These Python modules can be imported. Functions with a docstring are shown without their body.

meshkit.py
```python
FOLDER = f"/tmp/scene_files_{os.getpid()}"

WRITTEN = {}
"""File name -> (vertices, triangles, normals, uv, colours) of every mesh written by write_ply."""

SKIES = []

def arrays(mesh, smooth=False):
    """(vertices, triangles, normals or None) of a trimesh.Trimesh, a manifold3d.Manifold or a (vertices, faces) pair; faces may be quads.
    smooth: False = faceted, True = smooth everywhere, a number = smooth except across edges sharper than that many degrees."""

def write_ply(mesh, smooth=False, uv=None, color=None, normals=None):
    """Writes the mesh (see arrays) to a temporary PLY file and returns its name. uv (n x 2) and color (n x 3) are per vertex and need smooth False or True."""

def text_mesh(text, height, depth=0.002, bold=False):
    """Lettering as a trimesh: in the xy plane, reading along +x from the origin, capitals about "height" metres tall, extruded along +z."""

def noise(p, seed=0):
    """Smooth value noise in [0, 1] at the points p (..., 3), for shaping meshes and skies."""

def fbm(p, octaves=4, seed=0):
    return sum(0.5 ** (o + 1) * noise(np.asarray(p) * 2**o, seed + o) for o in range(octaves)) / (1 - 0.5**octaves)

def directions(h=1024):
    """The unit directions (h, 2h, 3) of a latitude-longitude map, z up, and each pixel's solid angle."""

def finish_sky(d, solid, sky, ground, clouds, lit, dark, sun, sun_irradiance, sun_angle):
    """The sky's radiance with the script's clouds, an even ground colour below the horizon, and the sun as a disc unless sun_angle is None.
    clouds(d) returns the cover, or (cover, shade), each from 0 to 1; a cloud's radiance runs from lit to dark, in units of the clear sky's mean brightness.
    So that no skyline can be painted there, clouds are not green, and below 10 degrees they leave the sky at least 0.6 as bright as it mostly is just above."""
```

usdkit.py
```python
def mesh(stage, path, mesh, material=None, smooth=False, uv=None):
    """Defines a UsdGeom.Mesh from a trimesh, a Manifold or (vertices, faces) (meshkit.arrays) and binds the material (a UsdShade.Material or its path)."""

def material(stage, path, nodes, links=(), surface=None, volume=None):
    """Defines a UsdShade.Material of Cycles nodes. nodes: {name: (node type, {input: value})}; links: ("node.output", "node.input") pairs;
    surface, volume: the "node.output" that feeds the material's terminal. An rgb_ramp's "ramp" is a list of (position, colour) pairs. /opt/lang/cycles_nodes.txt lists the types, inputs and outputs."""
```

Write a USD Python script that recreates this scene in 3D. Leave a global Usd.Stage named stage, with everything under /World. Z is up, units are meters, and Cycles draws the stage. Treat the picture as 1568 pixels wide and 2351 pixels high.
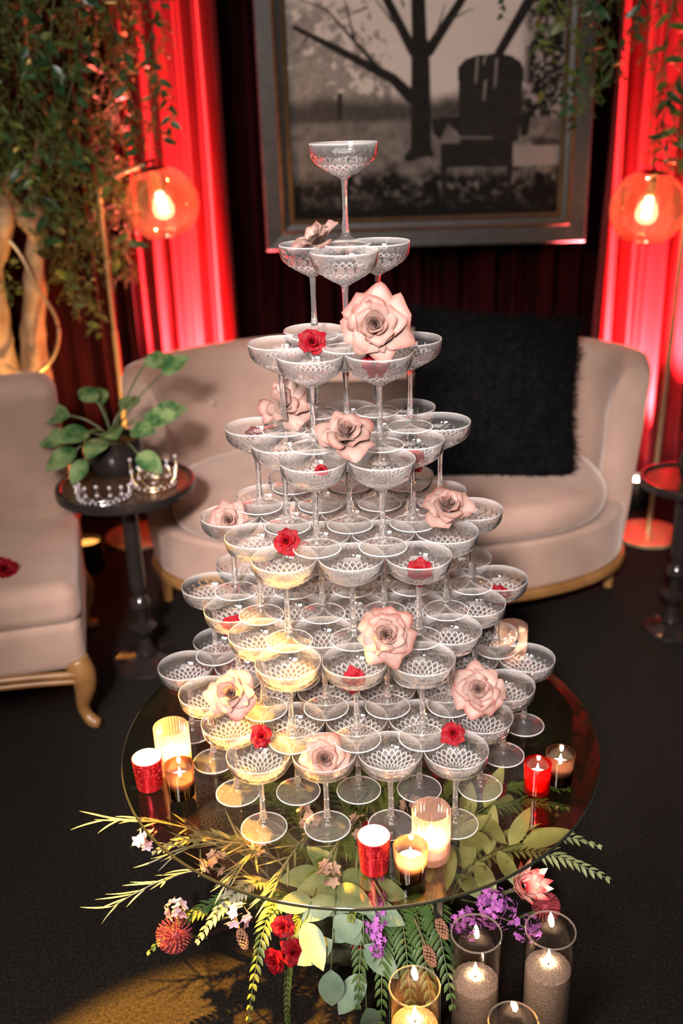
import math, random, numpy as np, trimesh, usdkit, meshkit
from pxr import Usd, UsdGeom, UsdLux, UsdShade, Gf, Sdf, Vt
from scipy.interpolate import CubicSpline
from scipy.spatial import cKDTree

stage = Usd.Stage.CreateInMemory()
UsdGeom.SetStageUpAxis(stage, 'Z'); UsdGeom.SetStageMetersPerUnit(stage, 1.0)
UsdGeom.Xform.Define(stage, '/World'); UsdGeom.Scope.Define(stage, '/World/Looks')
rng = np.random.default_rng(7); random.seed(7)
PI = math.pi
TZ = .42                                   # table top height

# ------------------------------------------------------------------ camera
cx, cy, cz, pitch, yaw, roll, fpx = 0.01376, -1.683576, 1.180871 + TZ, 0.395163, -0.018664, -0.033038, 2267.69
cp, sp = math.cos(pitch), math.sin(pitch)
fw = np.array([math.sin(yaw) * cp, math.cos(yaw) * cp, -sp]); rt = np.cross(fw, [0, 0, 1]); rt /= np.linalg.norm(rt); up = np.cross(rt, fw)
r2, u2 = math.cos(roll) * rt + math.sin(roll) * up, -math.sin(roll) * rt + math.cos(roll) * up
Mc = np.eye(4); Mc[0, :3] = r2; Mc[1, :3] = u2; Mc[2, :3] = -fw; Mc[3, :3] = [cx, cy, cz]
cam = UsdGeom.Camera.Define(stage, '/World/camera')
cam.AddTransformOp().Set(Gf.Matrix4d(*Mc.ravel().tolist()))
cam.CreateHorizontalApertureAttr(36.); cam.CreateFocalLengthAttr(36 * fpx / 1568)
cam.CreateFStopAttr(3.2); cam.CreateFocusDistanceAttr(1.72); cam.CreateExposureAttr(0.65)

# ------------------------------------------------------------------ large lights
def look_at(prim, pos, target):
    m = Gf.Matrix4d().SetLookAt(Gf.Vec3d(*pos), Gf.Vec3d(*target), Gf.Vec3d(0.013, 0.017, 1)).GetInverse()
    prim.AddTransformOp().Set(m)
def rect_light(name, pos, target, w, h, power, col, grid=0):
    l = UsdLux.RectLight.Define(stage, '/World/' + name); l.CreateWidthAttr(w); l.CreateHeightAttr(h)
    l.CreateIntensityAttr(power); l.CreateColorAttr(Gf.Vec3f(*col)); l.CreateNormalizeAttr(True); look_at(l, pos, target)
    if grid: UsdLux.ShapingAPI.Apply(l.GetPrim()).CreateShapingConeAngleAttr(grid)
def spot_light(name, pos, target, radius, power, col, angle, soft=.15):
    l = UsdLux.SphereLight.Define(stage, '/World/' + name); l.CreateRadiusAttr(radius)
    l.CreateIntensityAttr(power); l.CreateColorAttr(Gf.Vec3f(*col)); l.CreateNormalizeAttr(True)
    s = UsdLux.ShapingAPI.Apply(l.GetPrim()); s.CreateShapingConeAngleAttr(angle); s.CreateShapingConeSoftnessAttr(soft); look_at(l, pos, target)
rect_light('photographer_softbox', (-.85, -1.72, 2.1), (0.02, 0.1, .85), .55, .55, 13., (1, .89, .83), 50)
spot_light('tower_fill_spot', (-.40, -3.1, 2.70), (0, -.05, .86), .17, 330., (1, .87, .83), 13.5, .6)  # added unseen lamp that brightens the glass tower alone
spot_light('ceiling_pin_spot', (-1.2, .3, 2.6), (-.094, -.849, 0), .03, 1350., (1, .46, .06), 12.8, .08)
rect_light('ceiling_bounce_fill', (0, -1.1, 2.72), (0, -.55, .6), 2.2, 1.4, 12., (1, .88, .82), 55)  # added unseen panel in place of bounced flash, whitens the glass
UP_L, UP_R = (-.62, 2.16, .10), (1.17, 2.16, .10)
spot_light('uplight_beam_red', (UP_L[0], UP_L[1], .145), (-.60, 2.34, 1.6), .03, 420., (1, .115, .13), 24, .5)
spot_light('uplight_beam_red_001', (UP_R[0], UP_R[1], .145), (1.2, 2.34, 1.6), .03, 440., (1, .12, .135), 26, .5)
UP_O = (-1.0, 1.66, .10)
spot_light('uplight_beam_amber', (UP_O[0], UP_O[1], .145), (-1.06, 1.9, 1.2), .03, 13., (1, .52, .16), 55, .6)

# ------------------------------------------------------------------ naming helpers
taken = {}
def numbered(parent, name):
    k = taken.get((parent, name), 0); taken[(parent, name)] = k + 1
    return f'{parent}/{name}' if k == 0 else f'{parent}/{name}_{k:03d}'
def tag(prim, label=None, cat=None, group=None, kind=None):
    for k, v in (('label', label), ('category', cat), ('group', group), ('kind', kind)):
        if v: prim.SetCustomDataByKey(k, v)
    return prim
def mat4(loc=(0, 0, 0), rz=0., axis=None, scale=1.):
    """4x4 (column vectors): z axis turned to AXIS, spun by rz degrees."""
    c, s = math.cos(math.radians(rz)), math.sin(math.radians(rz))
    R = np.array([[c, -s, 0], [s, c, 0], [0, 0, 1.]])
    if axis is not None:
        z = np.array(axis, float); z /= np.linalg.norm(z)
        x = np.cross([0, 1, 0] if abs(z[1]) < .9 else [1, 0, 0], z); x /= np.linalg.norm(x)
        R = np.stack([x, np.cross(z, x), z], 1) @ R
    M = np.eye(4); M[:3, :3] = R * scale; M[:3, 3] = loc
    return M
def thing(name, label, cat, M=None, group=None, kind=None):
    x = UsdGeom.Xform.Define(stage, numbered('/World', name))
    if M is not None: x.AddTransformOp().Set(Gf.Matrix4d(*np.asarray(M).T.ravel().tolist()))
    return tag(x.GetPrim(), label, cat, group, kind)
def part(parent, name, mesh, mat, smooth=False, label=None, vcol=None, kind=None):
    path = numbered(str(parent.GetPath()) if parent else '/World', name)
    if vcol is not None:
        if smooth is not False and smooth is not True:
            v0 = np.asarray(mesh[0]); v, f, nn = meshkit.arrays(mesh, smooth); vcol = np.asarray(vcol)[cKDTree(v0).query(v)[1]]
            m = usdkit.mesh(stage, path, trimesh.Trimesh(v, f, process=False), mat, smooth=False)
            m.CreateNormalsAttr(Vt.Vec3fArray.FromNumpy(nn.astype(np.float32))); m.SetNormalsInterpolation('vertex')
        else: m = usdkit.mesh(stage, path, mesh, mat, smooth=True)
    else: m = usdkit.mesh(stage, path, mesh, mat, smooth=smooth)
    if vcol is not None:
        UsdGeom.PrimvarsAPI(m).CreatePrimvar('tint', Sdf.ValueTypeNames.Color3fArray, 'vertex').Set(Vt.Vec3fArray.FromNumpy(np.asarray(vcol, np.float32)))
    return tag(m.GetPrim(), label, kind=kind)
def copy_of(src, M, label, cat=None, group=None):
    was = src.GetCustomData()
    base = src.GetName()
    while base[-4:-3] == '_' and base[-3:].isdigit(): base = base[:-4]
    x = UsdGeom.Xform.Define(stage, numbered('/World', base))
    x.GetPrim().GetReferences().AddInternalReference(src.GetPath())
    x.ClearXformOpOrder(); x.AddTransformOp(opSuffix='place').Set(Gf.Matrix4d(*np.asarray(M).T.ravel().tolist()))
    tag(x.GetPrim(), label, cat or was['category'], group or was.get('group'))
    x.GetPrim().SetInstanceable(True)
    return x.GetPrim()
def struct(name, mesh, mat, smooth=False, parent=None):
    p = part(parent, name, mesh, mat, smooth)
    if parent is None: tag(p, kind='structure')
    return p

# ------------------------------------------------------------------ mesh helpers
def box(lx, ly, lz, at=(0, 0, 0)):
    b = trimesh.creation.box([lx, ly, lz]); b.apply_translation(at); return b
def cat(ms): return trimesh.util.concatenate([m if isinstance(m, trimesh.Trimesh) else trimesh.Trimesh(*m, process=False) for m in ms])
def rbox(lx, ly, lz, r, at=(0, 0, 0), sub=2):
    s = trimesh.creation.icosphere(sub, r).vertices
    c = np.array([[sx * (lx / 2 - r), sy * (ly / 2 - r), sz * (lz / 2 - r)] for sx in (-1, 1) for sy in (-1, 1) for sz in (-1, 1)])
    h = trimesh.convex.convex_hull((c[:, None] + s[None]).reshape(-1, 3)); h.apply_translation(at); return h
def grid_faces(m, n, closed=True, alt=False):
    i, j = np.meshgrid(np.arange(m - 1), np.arange(n if closed else n - 1), indexing='ij')
    a = i * n + j; b = i * n + (j + 1) % n; c = b + n; d = a + n
    A, B, C, D = [x.ravel()[:, None] for x in (a, b, c, d)]
    even = (((i + j) % 2 == 0).ravel() | (not alt))[:, None]
    t1 = np.where(even, np.hstack([A, B, C]), np.hstack([A, B, D])); t2 = np.where(even, np.hstack([A, C, D]), np.hstack([B, C, D]))
    return np.vstack([t1, t2])
def lathe(prof, n=32, alt=False):
    P = np.array(prof, float); th = np.arange(n) * 2 * PI / n
    v = np.stack([P[:, None, 0] * np.cos(th), P[:, None, 0] * np.sin(th), np.broadcast_to(P[:, 1:2], (len(P), n))], -1)
    return v.reshape(-1, 3), grid_faces(len(P), n, alt=alt)
def frames(pts):
    p = np.asarray(pts, float); t = np.gradient(p, axis=0); t /= np.linalg.norm(t, axis=1, keepdims=True) + 1e-12
    ref = np.array([0, 0, 1.]) if abs(t[:, 2]).mean() < .8 else np.array([1., 0, 0])
    a = np.cross(t, ref); a /= np.linalg.norm(a, axis=1, keepdims=True) + 1e-12
    return p, t, a, np.cross(t, a)
def tube(pts, rad, n=8, caps=True):
    p, t, a, b = frames(pts); rad = np.broadcast_to(rad, (len(p),)); th = np.arange(n) * 2 * PI / n
    v = (p[:, None] + rad[:, None, None] * (np.cos(th)[None, :, None] * a[:, None] + np.sin(th)[None, :, None] * b[:, None])).reshape(-1, 3)
    f = grid_faces(len(p), n)
    if caps:
        v = np.vstack([v, p[:1], p[-1:]]); k = len(p) * n; j = np.arange(n); j2 = (j + 1) % n
        f = np.vstack([f, np.stack([j2, j, np.full(n, k)], 1), np.stack([k - n + j, k - n + j2, np.full(n, k + 1)], 1)])
    return trimesh.Trimesh(v, f, process=False)
def spline(ctrl, n):
    c = np.asarray(ctrl, float); s = np.r_[0, np.cumsum(np.linalg.norm(np.diff(c, axis=0), axis=1))]
    return CubicSpline(s, c)(np.linspace(0, s[-1], n))
def sphere(r, at=(0, 0, 0), sub=2, sc=(1, 1, 1)):
    s = trimesh.creation.icosphere(sub, r); s.apply_scale(sc); s.apply_translation(at); return s
def xf(mesh, M):
    if isinstance(mesh, trimesh.Trimesh): v, f = mesh.vertices, mesh.faces
    else: v, f = mesh
    return trimesh.Trimesh(np.asarray(v) @ np.asarray(M)[:3, :3].T + np.asarray(M)[:3, 3], f, process=False)
def orient(t, nrm):
    """rotation with x along t, z near nrm"""
    t = np.asarray(t, float) / np.linalg.norm(t); y = np.cross(nrm, t)
    if np.linalg.norm(y) < 1e-3: y = np.cross([.3, 1, .2], t)
    y /= np.linalg.norm(y); return np.stack([t, y, np.cross(t, y)], 1)
def leaf_mesh(L, W, fold=.25, droop=.2, nl=7, point=1.):
    """a leaf along +x from the origin, midrib folded, tip drooping"""
    s = np.linspace(0, 1, nl); w = np.sin(PI * s ** (.8)) ** point * W / 2 + 1e-4; w[0] = W * .04; w[-1] = 1e-4
    u = np.array([-1, -.5, 0, .5, 1.])
    x = np.broadcast_to((s * L)[:, None], (nl, 5)); y = w[:, None] * u[None]
    z = np.abs(y) * fold - droop * L * (s[:, None] ** 2)
    return np.stack([x, y, z], -1).reshape(-1, 3), grid_faces(nl, 5, closed=False)

# ------------------------------------------------------------------ materials
def M_(name, nodes, links=(), surface='p.BSDF'): return usdkit.material(stage, '/World/Looks/' + name, nodes, list(links), surface)
def plain(name, col, rough=.5, **k):
    return M_(name, {'p': ('principled_bsdf', {'base_color': col, 'roughness': rough, **k})})
def mottled(name, c1, c2, scale=20, rough=.6, bump=0., bscale=None, detail=4, **k):
    nodes = {'tc': ('texture_coordinate', {}), 'n': ('noise_texture', {'scale': scale, 'detail': detail}), 'r': ('rgb_ramp', {'ramp': [(.3, c1), (.7, c2)]}),
             'p': ('principled_bsdf', {'roughness': rough, **k})}
    links = [('tc.object', 'n.vector'), ('n.fac', 'r.fac'), ('r.color', 'p.base_color')]
    if bump:
        nodes['bn'] = ('noise_texture', {'scale': bscale or scale * 5, 'detail': 3}); nodes['b'] = ('bump', {'strength': bump, 'distance': .003})
        links += [('tc.object', 'bn.vector'), ('bn.fac', 'b.height'), ('b.normal', 'p.normal')]
    return M_(name, nodes, links)
def leafy(name, c1, c2, scale=12, rough=.35, trans=.25):
    return M_(name, {'tc': ('texture_coordinate', {}), 'n': ('noise_texture', {'scale': scale, 'detail': 3}), 'r': ('rgb_ramp', {'ramp': [(.35, c1), (.65, c2)]}),
                     'p': ('principled_bsdf', {'roughness': rough}), 't': ('translucent_bsdf', {}), 'm': ('mix_closure', {'fac': trans})},
              [('tc.object', 'n.vector'), ('n.fac', 'r.fac'), ('r.color', 'p.base_color'), ('r.color', 't.color'), ('p.BSDF', 'm.closure1'), ('t.BSDF', 'm.closure2')], 'm.closure')
def pane(name, tint, ior=1.5, rough=.0, gcol=(1, 1, 1), haze=0., hcol=(1, 1, 1), trans=False):
    """clear glass that lets direct light pass: transparent + fresnel glossy (+ a little scattering haze)"""
    nodes = {'t': ('transparent_bsdf', {'color': tint}), 'g': ('glossy_bsdf', {'color': gcol, 'roughness': rough}), 'f': ('fresnel', {}), 'm': ('mix_closure', {}),
             'ge': ('geometry', {}), 'io': ('mix_float', {'a': ior, 'b': 1. / ior, 'use_clamp': False})}
    links = [('ge.backfacing', 'io.fac'), ('io.result', 'f.IOR'), ('f.fac', 'm.fac'), ('t.BSDF', 'm.closure1'), ('g.BSDF', 'm.closure2')]
    out = 'm.closure'
    if haze:
        nodes['h'] = ('translucent_bsdf' if trans else 'diffuse_bsdf', {'color': hcol}); nodes['m2'] = ('mix_closure', {'fac': haze})
        links += [('m.closure', 'm2.closure1'), ('h.BSDF', 'm2.closure2')]; out = 'm2.closure'
    return M_(name, nodes, links, out)
def emit(name, col, strength): return M_(name, {'e': ('emission', {'color': col, 'strength': strength})}, (), 'e.emission')

LINE = .68
def crystal(name, base):
    """clear glass; white from attribute tint marks ground cut edges and paints glints and rim highlights; a little everywhere paints haze"""
    return M_(name, {'g': base, 'd': ('diffuse_bsdf', {'color': (.96, .94, .93)}), 'm': ('mix_closure', {}), 'a': ('attribute', {'attribute': 'tint'}), 's': ('separate_color', {}), 'mr': ('map_range', {'from_min': 0., 'from_max': 1., 'to_min': .018, 'to_max': LINE})},
              [('a.color', 's.color'), ('s.r', 'mr.value'), ('mr.result', 'm.fac'), ('g.BSDF', 'm.closure1'), ('d.BSDF', 'm.closure2')], 'm.closure')
CRYSTAL = crystal('cut_crystal', ('glass_bsdf', {'color': (1, 1, 1), 'IOR': 1.5, 'roughness': 0.0}))
RIMG = pane('foot_rim_glass', (.99, .985, .97), ior=1.6, haze=.32)  # white mixed in paints the bright highlight along the foot rim
CLEAR = pane('clear_foot_glass', (.99, .985, .97), ior=1.65, haze=.018)  # a little white mixed in paints milky reflections
TABLE_GLASS = pane('table_glass', (.86, .83, .70), ior=1.5)
EDGE_GLASS = pane('table_edge_glass', (.55, .60, .45), ior=1.5)
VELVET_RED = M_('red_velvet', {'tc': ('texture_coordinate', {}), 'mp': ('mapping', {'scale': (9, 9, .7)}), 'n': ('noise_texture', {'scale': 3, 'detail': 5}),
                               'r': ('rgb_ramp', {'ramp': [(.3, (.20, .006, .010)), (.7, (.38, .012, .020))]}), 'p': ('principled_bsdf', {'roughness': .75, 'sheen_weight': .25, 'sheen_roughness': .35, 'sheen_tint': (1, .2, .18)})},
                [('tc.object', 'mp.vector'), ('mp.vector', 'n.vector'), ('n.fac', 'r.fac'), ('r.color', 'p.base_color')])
SHADED_RED = mottled('shaded_red_drape', (.018, .001, .002), (.036, .002, .004), scale=4, rough=.9, specular_ior_level=.1)  # red curtain cloth darkened: the shade is put into its colour
BEIGE = mottled('beige_velvet', (.27, .178, .138), (.37, .248, .195), scale=6, rough=.85, bump=.25, bscale=260, sheen_weight=.5, sheen_roughness=.4, sheen_tint=(1, .88, .8))
WOOD = mottled('honey_wood', (.16, .075, .022), (.26, .13, .045), scale=9, rough=.35)
CARPET = mottled('charcoal_carpet', (.0045, .0038, .0033), (.018, .0148, .0123), scale=160, rough=.95, bump=1.0, bscale=220, specular_ior_level=.08)
WALLP = mottled('dark_wall_paint', (.02, .016, .015), (.026, .02, .02), scale=3, rough=.8)
CEIL = mottled('ceiling_paint', (.05, .045, .045), (.06, .055, .05), scale=3, rough=.9)
BLACK = plain('black_metal', (.012, .011, .011), .35, metallic=.3)
BLACKGLOSS = mottled('black_lacquer', (.010, .008, .008), (.018, .014, .013), scale=8, rough=.14)
TRAYTOP = mottled('dark_bronze_top', (.03, .016, .009), (.06, .032, .016), scale=5, rough=.22)
BRASS = mottled('brass', (.55, .38, .20), (.68, .50, .28), scale=30, rough=.35, metallic=.65)
DARKBRASS = plain('dark_bronze_metal', (.10, .07, .05), .3, metallic=.9)
FRAMEG = mottled('pewter_frame', (.024, .021, .020), (.042, .037, .034), scale=25, rough=.42, bump=.1, metallic=.15)
FRAMEGOLD = mottled('aged_gold_bead', (.10, .07, .035), (.15, .11, .06), scale=30, rough=.35, metallic=.5)
FUR = mottled('black_fur', (.0015, .0015, .002), (.005, .0045, .005), scale=30, rough=.95, specular_ior_level=.1)
BROWNV = mottled('dark_brown_velvet', (.05, .03, .022), (.08, .05, .035), scale=9, rough=.85)
def petal_mat(name, base, base2, edge, spec=.4):
    return M_(name, {'a': ('attribute', {'attribute': 'tint'}), 's': ('separate_color', {}), 'tc': ('texture_coordinate', {}), 'n': ('noise_texture', {'scale': 40, 'detail': 3}),
                     'r': ('rgb_ramp', {'ramp': [(.3, base), (.7, base2)]}), 'mx': ('mix', {'color2': edge}), 'p': ('principled_bsdf', {'roughness': .6, 'specular_ior_level': spec}),
                     't': ('translucent_bsdf', {}), 'm': ('mix_closure', {'fac': .22})},
              [('a.color', 's.color'), ('tc.object', 'n.vector'), ('n.fac', 'r.fac'), ('s.r', 'mx.fac'), ('r.color', 'mx.color1'), ('mx.color', 'p.base_color'), ('mx.color', 't.color'),
               ('p.BSDF', 'm.closure1'), ('t.BSDF', 'm.closure2')], 'm.closure')
BLUSH = petal_mat('blush_petal', (.215, .138, .115), (.30, .205, .175), (.15, .030, .018))
REDP = petal_mat('red_petal', (.15, .001, .005), (.22, .002, .009), (.08, .0005, .003), .15)
SEPAL = leafy('sepal_green', (.07, .13, .03), (.12, .2, .05))
GREEN_D = leafy('dark_ruscus_leaf', (.016, .052, .020), (.05, .12, .042), rough=.32, trans=.08)
GREEN_O = leafy('olive_leaf', (.04, .085, .016), (.15, .19, .04), rough=.42, trans=.12)
GREEN_F = leafy('fern_green', (.03, .075, .02), (.08, .15, .035), rough=.5, trans=.3)
GREEN_E = leafy('eucalyptus_leaf', (.10, .17, .12), (.19, .27, .19), scale=20, rough=.5)
GREEN_P = leafy('protea_leaf', (.16, .20, .09), (.27, .30, .15), scale=20, rough=.5)
GREEN_V = leafy('variegated_leaf', (.03, .095, .03), (.19, .27, .11), scale=30, rough=.25)
SILVER = leafy('silver_leaf', (.17, .18, .14), (.27, .28, .22), scale=20, rough=.6)
STEM = mottled('woody_stem', (.06, .045, .02), (.12, .09, .04), scale=40, rough=.7)
GSTEM = leafy('green_stem', (.07, .10, .035), (.12, .15, .06))
PURPLE = leafy('purple_floret', (.25, .06, .32), (.40, .13, .46), scale=60, rough=.6)
LILAC = leafy('lilac_floret', (.50, .36, .52), (.66, .52, .66), scale=60, rough=.6)
PINCUSH = leafy('pincushion_red', (.25, .03, .05), (.40, .06, .08), scale=60, rough=.6)
PROTEAP = M_('protea_petal', {'a': ('attribute', {'attribute': 'tint'}), 's': ('separate_color', {}), 'mx': ('mix', {'color1': (.80, .55, .48), 'color2': (.50, .02, .03)}), 'p': ('principled_bsdf', {'roughness': .5})},
              [('a.color', 's.color'), ('s.r', 'mx.fac'), ('mx.color', 'p.base_color')])
CONE = mottled('brown_cone', (.10, .045, .025), (.24, .12, .07), scale=200, rough=.7)
BARK = mottled('pale_driftwood', (.30, .17, .08), (.55, .36, .20), scale=14, rough=.8, bump=.8, bscale=40)
MOSS = mottled('moss', (.012, .016, .006), (.04, .04, .012), scale=60, rough=.9, bump=1., bscale=120)
WAX = M_('ivory_wax', {'p': ('principled_bsdf', {'base_color': (.85, .72, .66), 'roughness': .5}), 't': ('translucent_bsdf', {'color': (.92, .74, .64)}), 'm': ('mix_closure', {'fac': .4})},
         [('p.BSDF', 'm.closure1'), ('t.BSDF', 'm.closure2')], 'm.closure')
SAND = mottled('granulated_wax', (.14, .10, .085), (.34, .26, .22), scale=420, rough=.8, bump=1., bscale=350)
WICK = plain('wick_black', (.01, .01, .01), .9)
FLAME = emit('candle_flame', (1, .74, .46), 75.)
FIL = emit('bulb_filament', (1, .62, .28), 260.)
BULB = M_('bulb_glass', {'e': ('emission', {'color': (1, .74, .46), 'strength': 2.6}), 't': ('transparent_bsdf', {'color': (1, .85, .7)}), 'g': ('glossy_bsdf', {'roughness': .05}), 'm': ('mix_closure', {'fac': .1}), 'm2': ('mix_closure', {'fac': .45})},
          [('t.BSDF', 'm.closure1'), ('g.BSDF', 'm.closure2'), ('m.closure', 'm2.closure1'), ('e.emission', 'm2.closure2')], 'm2.closure')
GLOBE = pane('globe_glass', (.97, .84, .74), ior=1.75, haze=.016, hcol=(1, .90, .80), trans=True)  # peach haze mixed into the glass paints the warm bulb glow
VASE = pane('cylinder_glass', (.95, .93, .90), ior=1.45)
RIB = pane('ribbed_glass', (.95, .88, .85), ior=1.6, haze=.34, hcol=(.95, .78, .74), trans=True)
def ombre(name, top, base, haze, hcol):
    """smoked glass tinted darker towards its base"""
    return M_(name, {'tc': ('texture_coordinate', {}), 'sx': ('separate_xyz', {}), 'mr': ('map_range', {'from_min': .0, 'from_max': .066, 'to_min': 0., 'to_max': 1.}), 'r': ('rgb_ramp', {'ramp': [(0, base), (.34, base), (.62, top), (1, top)]}),
                     't': ('transparent_bsdf', {}), 'g': ('glossy_bsdf', {'color': (1, 1, 1), 'roughness': .0}), 'f': ('fresnel', {}), 'm': ('mix_closure', {}), 'ge': ('geometry', {}), 'io': ('mix_float', {'a': 1.6, 'b': 1 / 1.6, 'use_clamp': False}),
                     'h': ('translucent_bsdf', {}), 'mh': ('mix', {'mix_type': 'multiply', 'fac': 1., 'color2': hcol}), 'm2': ('mix_closure', {'fac': haze})},
              [('tc.object', 'sx.vector'), ('sx.z', 'mr.value'), ('mr.result', 'r.fac'), ('r.color', 't.color'), ('ge.backfacing', 'io.fac'), ('io.result', 'f.IOR'), ('f.fac', 'm.fac'), ('t.BSDF', 'm.closure1'), ('g.BSDF', 'm.closure2'),
               ('r.color', 'mh.color1'), ('mh.color', 'h.color'), ('m.closure', 'm2.closure1'), ('h.BSDF', 'm2.closure2')], 'm2.closure')
SMOKE = ombre('smoked_glass', (.36, .25, .20), (.02, .014, .012), .22, (1, .85, .78))
AMBERG = ombre('brown_smoked_glass', (.80, .62, .50), (.09, .05, .04), .30, (1, .86, .78))
REDGLASS = pane('red_glass', (.85, .05, .05), ior=1.6, haze=.2, hcol=(.85, .05, .06), trans=True)
MERC = M_('red_mercury_glass', {'tc': ('texture_coordinate', {}), 'v': ('noise_texture', {'scale': 230, 'detail': 2}), 'r': ('rgb_ramp', {'ramp': [(.54, (0, 0, 0)), (.62, (1, 1, 1))]}),
                                'p': ('principled_bsdf', {'base_color': (.42, .008, .02), 'metallic': .75, 'roughness': .22}), 't': ('translucent_bsdf', {'color': (1, .35, .34)}), 'm': ('mix_closure', {})},
          [('tc.object', 'v.vector'), ('v.fac', 'r.fac'), ('r.color', 'm.fac'), ('p.BSDF', 'm.closure1'), ('t.BSDF', 'm.closure2')], 'm.closure')
MERCIN = mottled('silvered_inside', (.75, .62, .56), (.95, .86, .80), scale=260, rough=.35, metallic=.35)
SILVERM = plain('silver_metal', (.85, .83, .84), .18, metallic=1.)
GOLDM = plain('gold_metal', (.80, .62, .38), .22, metallic=1.)
GEM = M_('crystal_gem', {'g': ('glossy_bsdf', {'color': (.95, .93, .98), 'roughness': .03}), 'd': ('diffuse_bsdf', {'color': (.8, .78, .85)}), 'm': ('mix_closure', {'fac': .4})}, [('g.BSDF', 'm.closure1'), ('d.BSDF', 'm.closure2')], 'm.closure')
LENS = emit('uplight_lens_glow', (1, .55, .45), 25.)
PRINT = M_('photo_print', {'a': ('attribute', {'attribute': 'tint'}), 'p': ('principled_bsdf', {'roughness': .7, 'specular_ior_level': .08})}, [('a.color', 'p.base_color')])
GLAZE = pane('picture_glazing', (.97, .97, .97), ior=1.4)

# ------------------------------------------------------------------ room
struct('floor', box(6.4, 6.8, .1, (0, -.5, -.05)), CARPET)
struct('wall_back', box(6.4, .1, 2.9, (0, 2.85, 1.45)), WALLP)
struct('wall_left', box(.1, 6.8, 2.9, (-3.2, -.5, 1.45)), WALLP)
struct('wall_right', box(.1, 6.8, 2.9, (3.2, -.5, 1.45)), WALLP)
struct('wall_front', box(6.4, .1, 2.9, (0, -3.9, 1.45)), WALLP)
struct('ceiling', box(6.4, 6.8, .1, (0, -.5, 2.85)), CEIL)

def curtain(x0, x1, y, folds, amp, label, seed, fin=0, fabric=None):
    n, m = int((x1 - x0) * 330), 20
    xs = np.linspace(x0, x1, n); zs = np.linspace(.02, 2.78, m); X, Z = np.meshgrid(xs, zs)
    wob = meshkit.fbm(np.stack([X * 5, Z * .35, np.full_like(X, seed)], -1), 3, seed) - .5
    ph = 2 * PI * folds * (X - x0) / (x1 - x0) + 4.5 * wob; s1 = np.sin(ph); s2 = np.sin(2.37 * ph + 2.5 * wob + seed)
    Y = y - amp * (np.sign(s1) * np.abs(s1) ** .6) - .45 * amp * (np.sign(s2) * np.abs(s2) ** .7) - amp * .8 * wob
    if fin:                                        # panel edge turned forward, added to keep the uplight off the centre curtain
        e = np.clip(1 - ((x1 - xs) if fin > 0 else (xs - x0)) / .012, 0, 1); Y = Y * (1 - e) + (y - .15 + .012 * np.sin(Z * 3)) * e
    front = np.stack([X, Y, Z], -1).reshape(-1, 3); back = front + [.004 * (-fin), .006 if not fin else .005, 0]; k = len(front)
    f = grid_faces(m, n, closed=False)
    t = thing('velvet_curtain', label, 'curtain')
    part(t, 'drape', trimesh.Trimesh(np.vstack([front, back]), np.vstack([f, f[:, ::-1] + k]), process=False), fabric or VELVET_RED, smooth=True)
    part(t, 'rod', tube([(x0, y, 2.8), (x1, y, 2.8)], .014, 10), BLACK, smooth=True)
    for k in range(max(3, int((x1 - x0) * 6))):
        xk = x0 + (k + .5) * (x1 - x0) / max(3, int((x1 - x0) * 6)); a = np.linspace(0, 2 * PI, 17)
        part(t, 'ring', tube(np.stack([np.full(17, xk), y + .021 * np.cos(a), 2.795 + .021 * np.sin(a)], 1), .003, 6, caps=False), BLACK, smooth=True)
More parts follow.
